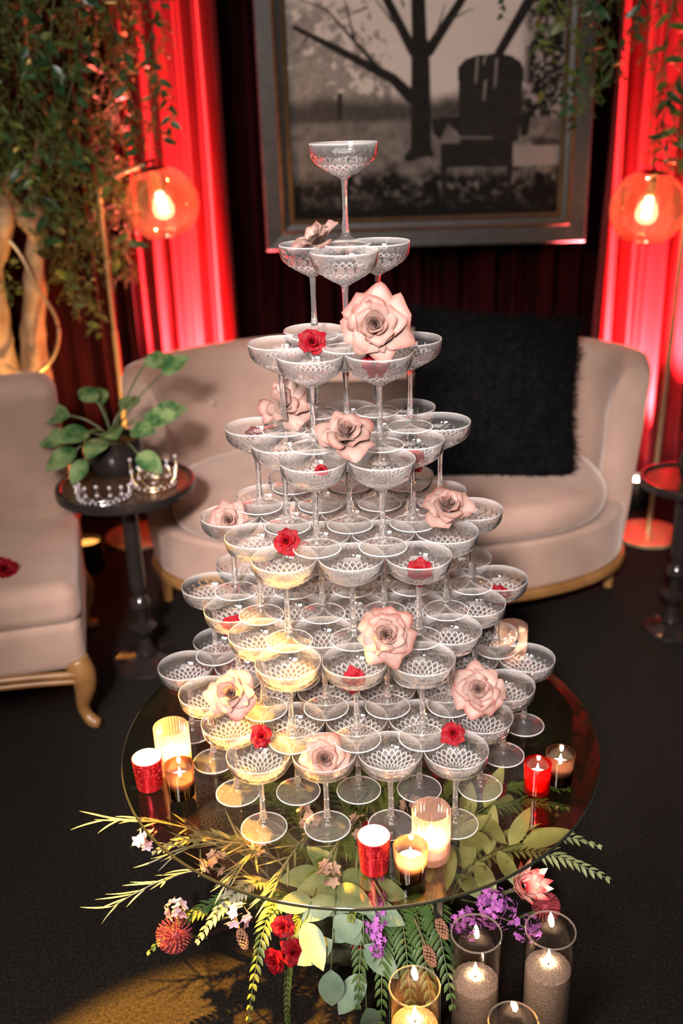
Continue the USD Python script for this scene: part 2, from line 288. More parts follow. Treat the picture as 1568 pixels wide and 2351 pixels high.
curtain(-2.4, -.84, 2.22, 13, .045, 'red curtain with shade put into its colour, behind the driftwood and greenery at left', 13, fabric=SHADED_RED)  # added drape, coloured dark to stand for the unlit curtain
curtain(-1.0, -.455, 2.34, 7, .05, 'red velvet curtain lit from below, left of the framed picture', 3, 1)
curtain(-.52, 1.04, 2.50, 12, .05, 'shadowed dark red velvet curtain behind the framed picture', 9, fabric=SHADED_RED)
curtain(.985, 2.4, 2.33, 13, .05, 'bright red velvet curtain right of the framed picture', 5, -1)

# ------------------------------------------------------------------ framed picture
def paint_print():
    """flat black-and-white photograph: a bare tree, a garden chair, grass; computed per vertex in print units (0..619 across)"""
    W, Hh = .995, .93; nx, nz = 300, 280
    X, Zz = np.meshgrid(np.linspace(0, W, nx), np.linspace(0, Hh, nz)); px = 668 + X / W * 619; py = 505 - Zz / W * 619
    P = np.stack([px * .02, py * .02, np.zeros_like(px)], -1)
    n1 = meshkit.fbm(P, 5, 2); n2 = meshkit.fbm(P * 3.1, 4, 8); n3 = meshkit.fbm(P * 7, 3, 4)
    v = np.full(px.shape, .72) + .06 * (n1 - .5)
    def sm(a, b, x): t = np.clip((x - a) / (b - a), 0, 1); return t * t * (3 - 2 * t)
    far = sm(.42, .54, n2 + .28 * sm(840, 690, px) + .0016 * (py - 190)) * (px < 900) * sm(30, 110, py + 60 * n1)
    v = v * (1 - .72 * far * (.55 + .45 * n3))
    hz = sm(225, 262, py + 30 * (n1 - .5)); v = v * (1 - hz) + hz * (.05 + .06 * n3)
    lawn = sm(285, 300, py) * (1 - sm(385, 430, py + 60 * (n1 - .5))); v = v * (1 - lawn) + lawn * (.15 + .22 * (n2 - .35))
    grass = sm(385, 430, py + 60 * (n1 - .5)); g = .012 + .24 * sm(.50, .74, n2 * .6 + n3 * .4) * sm(505, 400, py); v = v * (1 - grass) + grass * g
    bush = sm(1180, 1215, px) * (1 - sm(285, 300, py)); v = v * (1 - bush) + bush * (.015 + .38 * sm(.48, .62, n2 * .5 + n3 * .5))
    bush2 = sm(1170, 1195, px) * sm(330, 345, py) * sm(.40, .55, n1); v = v * (1 - .7 * bush2)
    def cap(x0, y0, x1, y1, r0, r1, k=.012):
        nonlocal v
        d = np.array([x1 - x0, y1 - y0]); L2 = d @ d; t = np.clip(((px - x0) * d[0] + (py - y0) * d[1]) / L2, 0, 1)
        dist = np.hypot(px - x0 - t * d[0], py - y0 - t * d[1]) - (r0 + (r1 - r0) * t); a = 1 - sm(-1.5, 1.5, dist); v = v * (1 - a) + a * (k + .02 * n3)
    def poly(pts, k=.014):
        nonlocal v
        ins = np.zeros(px.shape, bool); q = pts
        for i in range(len(q)):
            (xa, ya), (xb, yb) = q[i], q[(i + 1) % len(q)]
            c = ((ya > py) != (yb > py)) & (px < (xb - xa) * (py - ya) / (yb - ya + 1e-9) + xa); ins ^= c
        v = np.where(ins, k + .02 * n3, v)
    cap(968, 350, 966, 140, 24, 20); cap(968, 352, 940, 372, 22, 10); cap(966, 350, 990, 365, 20, 8)
    cap(965, 150, 955, -120, 17, 13); cap(950, 150, 855, -25, 11, 8); cap(985, 150, 1050, 60, 12, 9); cap(1050, 60, 1130, -60, 9, 6)
    cap(945, 243, 905, 205, 14, 11); cap(905, 205, 790, 145, 11, 8); cap(790, 145, 690, 95, 8, 5); cap(880, 190, 760, 60, 5, 2); cap(820, 120, 800, 40, 3, 1)
    cap(1052, 60, 1075, 20, 4, 2); cap(855, -25, 800, -110, 7, 5); cap(1140, 160, 1195, 70, 10, 11); cap(1195, 70, 1290, -70, 11, 12)
    for (x0, y0, x1, y1) in [(890, 30, 800, 10), (850, 60, 790, 80), (905, 90, 850, 20), (1030, 90, 1080, 70), (930, 60, 900, -20), (760, 60, 700, 40), (1000, 120, 1020, 60), (720, 110, 690, 150)]: cap(x0, y0, x1, y1, 2.4, 1., .05)
    poly([(1056, 345), (1050, 185), (1066, 170), (1090, 163), (1130, 160), (1165, 164), (1188, 178), (1197, 195), (1190, 345)], .02)
    poly([(990, 290), (1058, 288), (1058, 330), (1030, 300), (1012, 335), (996, 322)]); poly([(1175, 288), (1216, 288), (1212, 330), (1196, 335), (1190, 300)])
    poly([(1012, 345), (1178, 340), (1178, 398), (1014, 396)]); cap(1020, 396, 1020, 470, 6, 5); cap(1172, 398, 1172, 470, 6, 5)
    for xx, y0, y1 in [(1093, 168, 218), (1112, 215, 255), (1136, 172, 228), (1110, 165, 180)]: cap(xx, y0, xx - 3, y1, 1.6, 1.2, .42)
    cap(1030, 331, 1130, 335, 2.5, 2, .18); poly([(1178, 352), (1290, 356), (1290, 396), (1180, 398)], .30)
    cap(785, 235, 783, 285, 5, 4)
    v = np.clip(v, .008, 1); col = np.stack([v * 1.0, v * .90, v * .83], -1).reshape(-1, 3)
    return np.stack([X, np.zeros_like(X), Zz], -1).reshape(-1, 3), grid_faces(nz, nx, closed=False), col, W, Hh
pv, pf, pc, PW, PH = paint_print()
PX, PY, PZ = -.203, 2.20, 1.182
pic = thing('framed_picture', 'large framed black-and-white picture of a bare tree and a garden chair', 'picture')
part(pic, 'print', (pv + [PX, PY - .004, PZ], pf), PRINT, vcol=pc, label='black-and-white print of a tree and a slatted garden chair')
part(pic, 'backing_board', box(PW + .12, .012, PH + .12, (PX + PW / 2, PY + .010, PZ + PH / 2)), BLACK)
part(pic, 'glazing', box(PW + .01, .003, PH + .01, (PX + PW / 2, PY - .012, PZ + PH / 2)), GLAZE)
def rail(w0, w1, prof, name, mat):
    """four mitred lengths: profile points are (offset outward, depth towards the viewer)"""
    c = np.array([PX + PW / 2, PZ + PH / 2]); hw, hh = PW / 2, PH / 2
    for k in range(4):
        ends = [(-1, -1), (1, -1), (1, 1), (-1, 1)]; A, B = ends[k], ends[(k + 1) % 4]
        v = [[c[0] + e[0] * (hw + o), PY - dpt, c[1] + e[1] * (hh + o)] for e in (A, B) for o, dpt in prof]; n = len(prof)
        part(pic, name, trimesh.convex.convex_hull(np.array(v)), mat)
rail(0, 1, [(.045, .0), (.045, .030), (.100, .036), (.106, .030), (.106, -.01), (.045, -.01)], 'frame_rail', FRAMEG)
rail(0, 1, [(-.004, 0), (-.004, .018), (.004, .024), (.012, .018), (.012, 0)], 'inner_bead', FRAMEGOLD)
rail(0, 1, [(.012, 0), (.012, .014), (.032, .020), (.032, 0)], 'inner_slope', FRAMEG)
rail(0, 1, [(.032, 0), (.032, .030), (.039, .036), (.0452, .030), (.0452, 0)], 'outer_bead', FRAMEGOLD)
for x in (PX + .15, PX + PW - .15): part(pic, 'hanging_wire', tube([(x, PY + .01, PZ + PH + .05), (x, PY + .01, 2.80)], .0015, 6), BLACK)

# ------------------------------------------------------------------ floor lamps
def floor_lamp(name, label, base, top, elbow, globe, tilt, flip):
    t = thing(name, label, 'lamp')
    part(t, 'base', xf(lathe([(0, 0), (.125, 0), (.13, .004), (.13, .016), (.124, .02), (0, .021)], 48), mat4(base)), BRASS, smooth=40)
    mid = np.array(base) + (np.array(top) - base) * .63
    part(t, 'pole', cat([tube([np.array(base) + [0, 0, .015], mid], .0105, 12), tube([mid, top], .008, 12)]), BRASS, smooth=40)
    part(t, 'elbow_joint', sphere(.014, top), BRASS, smooth=True)
    part(t, 'arm', tube(spline([top, np.array(top) * .45 + np.array(elbow) * .55 + [0, 0, .012], elbow], 12), .0078, 12), BRASS, smooth=True)
    ax = np.array(tilt, float); ax /= np.linalg.norm(ax); R = .128; Mg = mat4(globe, axis=ax)
    a0, a1 = math.radians(23), math.radians(142); ang = np.linspace(a0, a1, 26)
    prof = [(R * math.sin(a), R * math.cos(a)) for a in ang]; inner = [((R - .0035) * math.sin(a), (R - .0035) * math.cos(a)) for a in ang[::-1]]
    sh = part(t, 'globe_shade', xf(lathe(prof + inner + prof[:1], 48), Mg), GLOBE, smooth=40, label='clear pinkish glass globe shade open at the bottom')
    part(sh, 'rim', xf(tube(np.stack([R * math.sin(a1) * np.cos(np.linspace(0, 2 * PI, 49)), R * math.sin(a1) * np.sin(np.linspace(0, 2 * PI, 49)), np.full(49, R * math.cos(a1))], 1), .003, 6, caps=False), Mg), GLOBE, smooth=True)
    part(t, 'cap', xf(lathe([(0, R * .99), (.03, R * .98), (.052, R * .915), (.05, R * .90), (0, R * .93)], 32), Mg), DARKBRASS, smooth=40)
    part(t, 'socket', xf(lathe([(0, R * .95), (.016, R * .95), (.018, .055), (.014, .045), (0, .045)], 20), Mg), BRASS, smooth=40)
    bl = part(t, 'bulb', xf(lathe([(0.010, .048), (.014, .035), (.030, .012), (.038, -.015), (.034, -.037), (.02, -.050), (0, -.054)], 24), Mg), BULB, smooth=True, label='round glowing bulb')
    part(bl, 'filament', xf(cat([tube([(.008 * math.cos(k * PI / 2), .008 * math.sin(k * PI / 2), .035), (.011 * math.cos(k * PI / 2), .011 * math.sin(k * PI / 2), -.03)], .0035, 8) for k in range(4)]), Mg), FIL)
    Rg = Mg[:3, :3] @ np.array([0, 0, R * .98]) + Mg[:3, 3]
    part(t, 'hanger', tube(spline([elbow, (np.array(elbow) + Rg) / 2 + np.array([.02 * flip, 0, .018]), Rg], 10), .005, 8), DARKBRASS, smooth=True)
floor_lamp('floor_lamp', 'slim brass floor lamp with glass globe, left of the framed picture', (-.873, 1.938, 0), (-.861, 1.91, 1.34), (-.69, 1.905, 1.415), (-.642, 1.90, 1.286), (-.17, -.10, 1), 1)
floor_lamp('floor_lamp', 'slim brass floor lamp with glass globe, right of the sofa', (1.135, 1.83, 0), (1.17, 1.86, 1.345), (1.075, 1.86, 1.375), (1.034, 1.86, 1.224), (.10, -.08, 1), -1)

def uplight(label, at, lens=LENS):
    t = thing('uplight', label, 'light', mat4(at))
    x, y = 0, 0
    part(t, 'housing', lathe([(0, -.10), (.055, -.10), (.06, -.09), (.06, .02), (.052, .02), (.05, .0), (0, .0)], 28), BLACK, smooth=40)
    part(t, 'lens', lathe([(.049, .003), (.03, .007), (0, .008)], 24), lens, smooth=True)
uplight('small black uplight on the floor behind the left end of the sofa', UP_L)
uplight('small black uplight on the floor beside the right floor lamp', UP_R)
uplight('small black uplight on the floor behind the armchair and driftwood', UP_O, emit('amber_lens_glow', (1, .40, .08), 1.2))

# ------------------------------------------------------------------ sofa
def ellipse_pts(c, a, b, th): return np.stack([c[0] + a * np.cos(th), c[1] + b * np.sin(th)], -1)
SC = (.11, 1.45)
def sofa():
    t = thing('sofa', 'beige velvet sofa with curved back and wooden base rail', 'sofa')
    th = np.radians(np.linspace(-9, 189, 80)); sec = []
    for k, q in enumerate(th):
        e = min(np.degrees(q) + 9, 189 - np.degrees(q)); drop = .055 * max(0, 1 - e / 14.) ** 2
        zt = .835 - drop - .012 * abs(math.cos(q)); loop = []
        prof = [(0, .17), (0, .5), (0, zt - .03), (-.012, zt - .008), (-.04, zt), (-.075, zt - .006), (-.098, zt - .03), (-.112, zt - .10), (-.118, .62), (-.108, .5), (-.11, .3), (-.11, .17)]
        for o, z in prof:
            fl = .795 + .065 * (z / .82); fb = .415 + .045 * (z / .82)
            loop.append([SC[0] + (fl + o) * math.cos(q), SC[1] + (fb + o) * math.sin(q), z])
        sec.append(loop)
    v = np.array(sec); m, n = v.shape[:2]; v = v.reshape(-1, 3); f = grid_faces(m, n)
    k = len(v); v = np.vstack([v, v[:n].mean(0), v[-n:].mean(0)]); j = np.arange(n); j2 = (j + 1) % n
    f = np.vstack([f, np.stack([j2, j, np.full(n, k)], 1), np.stack([k - n + j, k - n + j2, np.full(n, k + 1)], 1)])
    back = trimesh.Trimesh(v, f, process=False)
    bk = part(t, 'backrest', back, BEIGE, smooth=50)
    for deg in (35, 62, 90, 118, 145):
        q = math.radians(deg); z = .64; fl = .795 + .065 * z / .82 - .118; fb = .415 + .045 * z / .82 - .118
        part(bk, 'button', sphere(.014, (SC[0] + fl * math.cos(q), SC[1] + fb * math.sin(q), z), 2, (1, 1, 1)), BEIGE, smooth=True)
    def slab(c, a, b, z0, z1, r, n=72, p=2.15):
        ang = np.linspace(0, 2 * PI, n, endpoint=False); ca, sa = np.cos(ang), np.sin(ang)
        ex, ey = np.sign(ca) * np.abs(ca) ** (2 / p), np.sign(sa) * np.abs(sa) ** (2 / p)
        prof = [(-a, z0)] + [(-r + r * math.sin(x), z0 + r - r * math.cos(x)) for x in np.linspace(0, PI / 2, 6)] + [(-r + r * math.cos(x), z1 - r + r * math.sin(x)) for x in np.linspace(0, PI / 2, 6)] + [(-a * .5, z1 + .012), (-a, z1 + .016)]
        v = np.array([[[c[0] + max(a + o, 1e-4) * ex[i], c[1] + max(b + o * b / a if o < -r * 1.01 else b + o, 1e-4) * ey[i], z] for i in range(n)] for o, z in prof])
        return v.reshape(-1, 3), grid_faces(len(prof), n)
    part(t, 'seat_base', slab((SC[0], SC[1] - .01), .80, .415, .165, .335, .02), BEIGE, smooth=50)
    part(t, 'seat_cushion', slab((SC[0], SC[1] - .055), .715, .385, .335, .455, .05, p=2.6), BEIGE, smooth=50)
    part(t, 'base_rail', slab((SC[0], SC[1] - .01), .815, .43, .135, .168, .01), WOOD, smooth=50)
    for lx, ly in ((-.66, 1.40), (.88, 1.42), (-.45, 1.75), (.67, 1.75), (.11, 1.10)):
        part(t, 'leg', tube([(lx, ly, .145), (lx, ly, .08), (lx, ly - .004, .0)], [.027, .022, .015], 12), WOOD, smooth=50)
sofa()

def pillow(name, label, w, h, d, M, mat, fur=0, seed=1):
    n = 46; u, v = np.meshgrid(np.linspace(-1, 1, n), np.linspace(-1, 1, n))
    edge = (1 - np.abs(u) ** 2.6).clip(0) ** .55 * (1 - np.abs(v) ** 2.6).clip(0) ** .55
    pin = 1 - .06 * (1 - np.abs(v)) ** 1.0 * np.abs(u) ** 3; pin2 = 1 - .06 * (1 - np.abs(u)) * np.abs(v) ** 3
    x, y = u * w / 2 * pin, v * h / 2 * pin2
    nz = meshkit.fbm(np.stack([x * 30, y * 30, np.zeros_like(x) + seed], -1), 3, seed) - .5
    zf = d / 2 * edge + (.02 if fur else .004) * nz * edge ** .5; fr = np.stack([x, y, zf], -1).reshape(-1, 3); bk = np.stack([x, y, -d / 2 * edge], -1).reshape(-1, 3)
    f = grid_faces(n, n, closed=False); t = thing(name, label, 'pillow', M)
    part(t, 'cover', trimesh.Trimesh(np.vstack([fr, bk]), np.vstack([f, f[:, ::-1] + len(fr)])), mat, smooth=True)
    if fur:
        r = np.random.default_rng(seed); idx = r.integers(0, len(fr), fur); base = fr[idx] + r.normal(0, .004, (fur, 3)) * [1, 1, 0]
        out = np.stack([fr[idx, 0] / w, fr[idx, 1] / h, .35 + zf.ravel()[idx] / d], 1); out /= np.linalg.norm(out, axis=1, keepdims=True); out += r.normal(0, .35, (fur, 3)); L = r.uniform(.012, .026, (fur, 1))
        side = np.cross(out, r.normal(0, 1, (fur, 3))); side /= np.linalg.norm(side, axis=1, keepdims=True)
        vv = np.stack([base - side * .0022, base + side * .0022, base + out * L], 1).reshape(-1, 3)
        part(t, 'fur', trimesh.Trimesh(vv, np.arange(len(vv)).reshape(-1, 3), process=False), mat, kind='stuff')
def basis(x, y, at):
    x = np.array(x, float); x /= np.linalg.norm(x); y = np.array(y, float); y -= x * (x @ y); y /= np.linalg.norm(y)
    M = np.eye(4); M[:3, 0], M[:3, 1], M[:3, 2], M[:3, 3] = x, y, np.cross(x, y), at; return M
pillow('fur_pillow', 'large black shaggy fur pillow leaning on the sofa back', .56, .60, .15, basis((1, -.03, -.10), (.16, .54, .82), (.468, 1.478, .675)), FUR, fur=9000, seed=4)
pillow('brown_cushion_form', 'dark brown cushion form behind the glass tower on the sofa', .44, .26, .11, basis((1, .05, 0), (0, .45, .9), (.06, 1.56, .60)), BROWNV, seed=6)  # dark brown cushion form filling the band behind the stems

# ------------------------------------------------------------------ armchair
def armchair():
    t = thing('slipper_chair', 'beige velvet armless chair with carved wooden legs', 'chair', mat4((-.735, .63, 0), rz=14))
    # local: front right corner at the origin, x to the left is negative, depth along +y
    w, d = .62, .60
    part(t, 'seat_base', rbox(w, d, .15, .03, (-w / 2, d / 2, .265)), BEIGE, smooth=60)
    cu = rbox(w + .015, d - .03, .13, .05, (-w / 2, d / 2 - .02, .385), 3); part(t, 'seat_cushion', cu, BEIGE, smooth=60)
    bk = rbox(w - .01, .13, .60, .055, (0, 0, 0), 3).subdivide(); M = np.eye(4); a = math.radians(-9); M[1:3, 1:3] = [[math.cos(a), -math.sin(a)], [math.sin(a), math.cos(a)]]; M = np.linalg.inv(M); M[:3, 3] = (-w / 2, d - .06, .60)
    part(t, 'backrest', xf(bk, M), BEIGE, smooth=60)
    xs = np.linspace(-w + .03, -.03, 24); arch = .018 * np.cos((xs + w / 2) / (w / 2) * PI * .5) ** 1.0
    for dz, r in ((.0, .011), (-.021, .009)):
        part(t, 'rail_bead', tube(np.stack([xs, np.full(24, -.002), .185 + dz + arch * .0 - .02 * (np.abs((xs + w / 2) / (w / 2)) ** 2) + .012], 1), r, 10), WOOD, smooth=True)
    for sx, sy, x, y in ((1, -1, -.03, .03), (-1, -1, -w + .03, .03), (1, 1, -.03, d - .03), (-1, 1, -w + .03, d - .03)):
        o = np.array([sx, sy * .8, 0.]) / 1.28
        path = spline([np.array([x, y, .215]), np.array([x, y, .185]) + o * .012, np.array([x, y, .145]) + o * .022, np.array([x, y, .09]) + o * .010, np.array([x, y, .045]) + o * .006, np.array([x, y, .018]) + o * .030, np.array([x, y, .016]) + o * .052], 20)
        part(t, 'leg', tube(path, np.interp(np.linspace(0, 1, 20), [0, .2, .4, .65, .8, .92, 1], [.034, .037, .03, .019, .016, .019, .013]), 14), WOOD, smooth=True)
armchair()

# ------------------------------------------------------------------ side tables
def pedestal(label, x, y, h, R, s=1., rb=.105):
    t = thing('side_table', label, 'table', mat4((x, y, 0)))
    tp = part(t, 'table_top', lathe([(0, h - .026), (R - .03, h - .026), (R, h - .016), (R, h + .004), (R - .008, h + .007), (R - .016, h), (0, h)], 64), TRAYTOP, smooth=35)
    part(tp, 'rim', lathe([(R + .001, h - .018), (R + .003, h - .005), (R, h + .006), (R - .010, h + .008), (R - .017, h + .001), (R - .012, h - .001)], 64), BLACKGLOSS, smooth=60)
    k = h / .60
    part(t, 'column', lathe([(0, .03), (.020, .03), (.034, .045), (.022, .07), (.016, .095), (.040, .125), (.042, .135), (.018, .15), (.016, .19), (.032, .205), (.030, .225), (.016, .24), (.024, .27), (.024, h - .08), (.016, h - .06), (.03, h - .035), (.04, h - .026), (0, h - .026)], 28), BLACKGLOSS, smooth=40)
    part(t, 'foot', lathe([(0, 0), (rb - .004, 0), (rb, .006), (rb - .004, .016), (rb * .6, .024), (.03, .036), (0, .036)], 44), BLACKGLOSS, smooth=50)
pedestal('black round pedestal table holding two crowns beside the armchair', -.655, .97, .60, .197)
pedestal('black round pedestal table at the right edge beside the sofa', 1.0, 1.095, .52, .135, rb=.085)

def crown(name, label, mat, at, R, hgt, arc, start, n, gems, tilt=0):
    t = thing(name, label, 'crown', mat4(at))
    a = np.radians(np.linspace(start, start + arc, 60)); ring = lambda z, r=R: np.stack([r * np.cos(a), r * np.sin(a), np.full(60, z)], 1)
    part(t, 'band', cat([tube(ring(.003), .0026, 6), tube(ring(.014), .0018, 6)]), mat, smooth=True)
    gem = []
    for k in range(n):
        a0 = np.radians(start + arc * (k + .5) / n); da = np.radians(arc / n / 2); mid = abs(k - (n - 1) / 2) / (n / 2); hh = hgt * ((1 - .55 * mid) if arc < 350 else (1 if k % 2 == 0 else .68))
        P = lambda da_, z, r=R: np.array([r * math.cos(a0 + da_), r * math.sin(a0 + da_), z]); R2 = R + hh * .12
        part(t, 'spike', cat([tube([P(-da, .014), P(-da * .35, hh * .6, R2), P(0, hh, R2)], .0015, 6), tube([P(da, .014), P(da * .35, hh * .6, R2), P(0, hh, R2)], .0015, 6), tube([P(0, .014), P(0, hh * .7, R2)], .0012, 6)]), mat, smooth=True)
        gem += [sphere(.0052, P(0, hh + .004, R2), 1), sphere(.0042, P(0, hh * .62, R2), 1), sphere(.0035, P(-da, .016), 1), sphere(.003, P(da * .5, .009, R + .002), 1), sphere(.0032, P(-da * .5, .009, R + .002), 1)]
    part(t, 'gems', cat(gem), GEM, kind='stuff')
crown('tiara', 'silver jewelled tiara lying on the side table', SILVERM, (-.690, .865, .6015), .072, .056, 230, 155, 9, True)
crown('crown', 'small gold beaded crown on the side table', GOLDM, (-.565, .945, .6015), .058, .072, 360, 10, 10, True)

# ------------------------------------------------------------------ potted plant on the side table
def potted_plant():
    t = thing('potted_plant', 'broad-leaved plant in a black pot on the side table', 'plant', mat4((-.705, 1.075, .601)))
    part(t, 'pot', lathe([(0, 0), (.062, 0), (.082, .03), (.088, .075), (.08, .105), (.072, .105), (.078, .075), (.07, .06), (0, .06)], 36), BLACKGLOSS, smooth=50)
    part(t, 'soil', lathe([(.074, .09), (.04, .095), (0, .096)], 24), STEM, smooth=True)
    L = [(-60, -70, 62, 'd'), (-110, -10, 150, 0), (-95, 20, 175, 0), (-40, 70, 115, 0), (-70, -30, 120, 0), (20, -60, 128, 0), (60, -20, 120, 0), (95, 10, 110, 0), (100, 150, 60, 0), (150, 130, 60, 0),
         (40, 40, 145, 0), (-10, -50, 150, 0), (85, -60, 75, 0), (-20, 30, 168, 0), (-100, -60, 100, 0), (110, 60, 90, 0)]
    spots = [(-.06, -.09, .05, -60), (-.115, .0, .155, 10), (-.12, -.02, .10, -10), (-.035, .02, .19, 45), (-.05, -.05, .12, 10), (.02, -.07, .13, 20), (.07, -.05, .12, 20), (.10, -.02, .135, 30), (.11, .03, .29, 25),
             (.165, .01, .27, 60), (.03, .03, .16, 40), (-.01, -.07, .10, 0), (.09, -.08, .06, -30), (-.03, .05, .17, 55), (-.09, -.06, .07, -30), (.13, .03, .15, 10)]
    for k, (x, y, z, pt) in enumerate(spots):
        az = math.atan2(y + .0 + 1e-3 * k, x); b = np.array([0, 0, .09]); tip = np.array([x, y, z + .02])
        st = part(t, 'stem', tube(spline([b, b * .4 + tip * .6 + [0, 0, .02], tip], 8), .0028, 6), GSTEM, smooth=True)
        d = np.array([math.cos(az) * math.cos(math.radians(pt * .6)), math.sin(az) * math.cos(math.radians(pt * .6)), math.sin(math.radians(pt * .6))]); nr = np.array([0, -.6, .8])
        M = np.eye(4); M[:3, :3] = orient(d, nr); M[:3, 3] = tip
        s = .082 + .03 * ((k * 37) % 10) / 10
        part(t, 'leaf', xf(leaf_mesh(s, s * .68, .18, .22, 9, .8), M), GREEN_V, smooth=True)
potted_plant()
def small_vase():
    t = thing('bud_vase', 'dark bud vase standing on the right side table', 'vase', mat4((1.01, 1.085, .5205)))
    part(t, 'body', lathe([(0, 0), (.03, 0), (.04, .04), (.034, .09), (.018, .12), (.022, .135), (.018, .135), (.014, .12), (0, .11)], 28), BLACKGLOSS, smooth=50)
small_vase()

# ------------------------------------------------------------------ glass table
def round_table():
    t = thing('glass_table', 'round bronze-tinted glass coffee table on a thin black metal frame', 'table', mat4((.005, -.006, 0)))
    R, z = .476, TZ
    part(t, 'table_top', lathe([(0, z), (.3, z), (R - .030, z), (R - .003, z - .0022), (R - .003, z - .0085), (.3, z - .010), (0, z - .010)], 128), TABLE_GLASS, smooth=3, label='bevelled round tinted glass top')
    part(t, 'table_edge', lathe([(R - .0028, z - .0022), (R, z - .004), (R, z - .0075), (R - .0028, z - .0085)], 128), plain('table_edge_dark', (.012, .014, .010), .08), smooth=60)
    pts = [(.365 * math.cos(math.radians(a)), .365 * math.sin(math.radians(a))) for a in (201, 291, 21, 111)]
    for x, y in pts:
        part(t, 'leg', xf(rbox(.013, .013, z - .013, .0015, (0, 0, (z - .013) / 2 + .001), 1), mat4((x, y, 0), rz=21)), BLACK)
    for a, l in ((21, .73), (111, .73)):
        part(t, 'floor_bar', xf(box(l, .013, .012, (0, 0, .007)), mat4((0, 0, 0), rz=a)), BLACK)
    for k in range(4):
        p, q = np.array(pts[k]), np.array(pts[(k + 1) % 4]); mid = (p + q) / 2; dd = q - p
        part(t, 'glass_pad', xf(lathe([(0, z - .0125), (.012, z - .0125), (.012, z - .0101), (0, z - .0101)], 18), mat4((p[0], p[1], 0))), BLACK)
round_table()

# ------------------------------------------------------------------ champagne tower
H, D = .15971541, .112
def bowl_mesh():
    K, per = 22, 8; N = K * per; rows = 40
    ctrl = np.array([[.0062, .104], [.0105, .1065], [.0215, .1125], [.0335, .1195], [.0448, .1275], [.0515, .1355], [.0545, .1455], [.0555, .1585]])
    s = np.r_[0, np.cumsum(np.hypot(*np.diff(ctrl, axis=0).T))]; t = np.linspace(0, 1, rows + 1); o = CubicSpline(s, ctrl)(t * s[-1])
    th = np.arange(N) * 2 * PI / N; i = np.arange(rows + 1)[:, None]; j = np.arange(N)[None]
    tri = lambda x: 1 - np.abs(2 * (x - np.floor(x)) - 1)
    a, b = tri((j + i) / per), tri((j - i) / per); g = np.minimum(a, b)
    top = .60 + .10 * tri(j / per); mask = np.clip((top - t[:, None]) / .02, 0, 1) * np.clip((t[:, None] - .10) / .10, 0, 1)
    dep = -.0015 * (1 - g) ** 1.2 * mask + .0004 * mask
    up2 = np.clip((.80 - t[:, None]) / .03, 0, 1) * np.clip((t[:, None] - top) / .02, 0, 1)
    dep = dep - .0006 * np.clip(1 - tri((j + per / 2) / per) / .35, 0, 1) * up2
    r = o[:, :1] + dep
    v = np.stack([r * np.cos(th), r * np.sin(th), np.broadcast_to(o[:, 1:], r.shape)], -1).reshape(-1, 3)
    tint = np.clip(1 - g / .38, 0, 1) * mask; tint = np.maximum(tint, np.clip((o[:, 1:] - .1576) / .0008, 0, 1) * .25)
    ip = np.array([[.0553, .1592], [.0549, .15971], [.0544, .1592], [.0530, .1465], [.0500, .1375], [.0430, .1290], [.0320, .1215], [.0205, .1155], [.010, .1118], [.0004, .1105]])
    vi = np.stack([ip[:, None, 0] * np.cos(th), ip[:, None, 0] * np.sin(th), np.broadcast_to(ip[:, 1:2], (len(ip), N))], -1).reshape(-1, 3)
    ti = np.broadcast_to(np.array([.30, .34, .24] + [0.] * (len(ip) - 3))[:, None], (len(ip), N))
    return (np.vstack([v, vi]), grid_faces(rows + 1 + len(ip), N, alt=True)), np.repeat(np.vstack([tint, ti]).reshape(-1, 1), 3, 1)
NTH = ['front', 'second', 'third', 'fourth', 'fifth', 'sixth', 'back']
ORD = ['first', 'second', 'third', 'fourth', 'fifth', 'sixth', 'seventh']
TIER = {1: 'single top', 2: 'second', 3: 'third', 4: 'fourth', 5: 'fifth', 6: 'sixth', 7: 'bottom'}
ROWS = {7: [4, 5, 6, 7, 6, 5, 4], 6: [3, 4, 5, 6, 5, 4], 5: [3, 4, 5, 4, 3], 4: [2, 3, 4, 3], 3: [2, 3, 2], 2: [1, 2], 1: [1]}
HALF = {7: 3, 6: 3, 5: 2, 4: 2, 3: 1, 2: 1, 1: 0}
SHIFT = {1: .0047, 2: .0015, 3: -.0025, 4: -.002, 5: 0, 6: .0017, 7: .001}
coupe = None
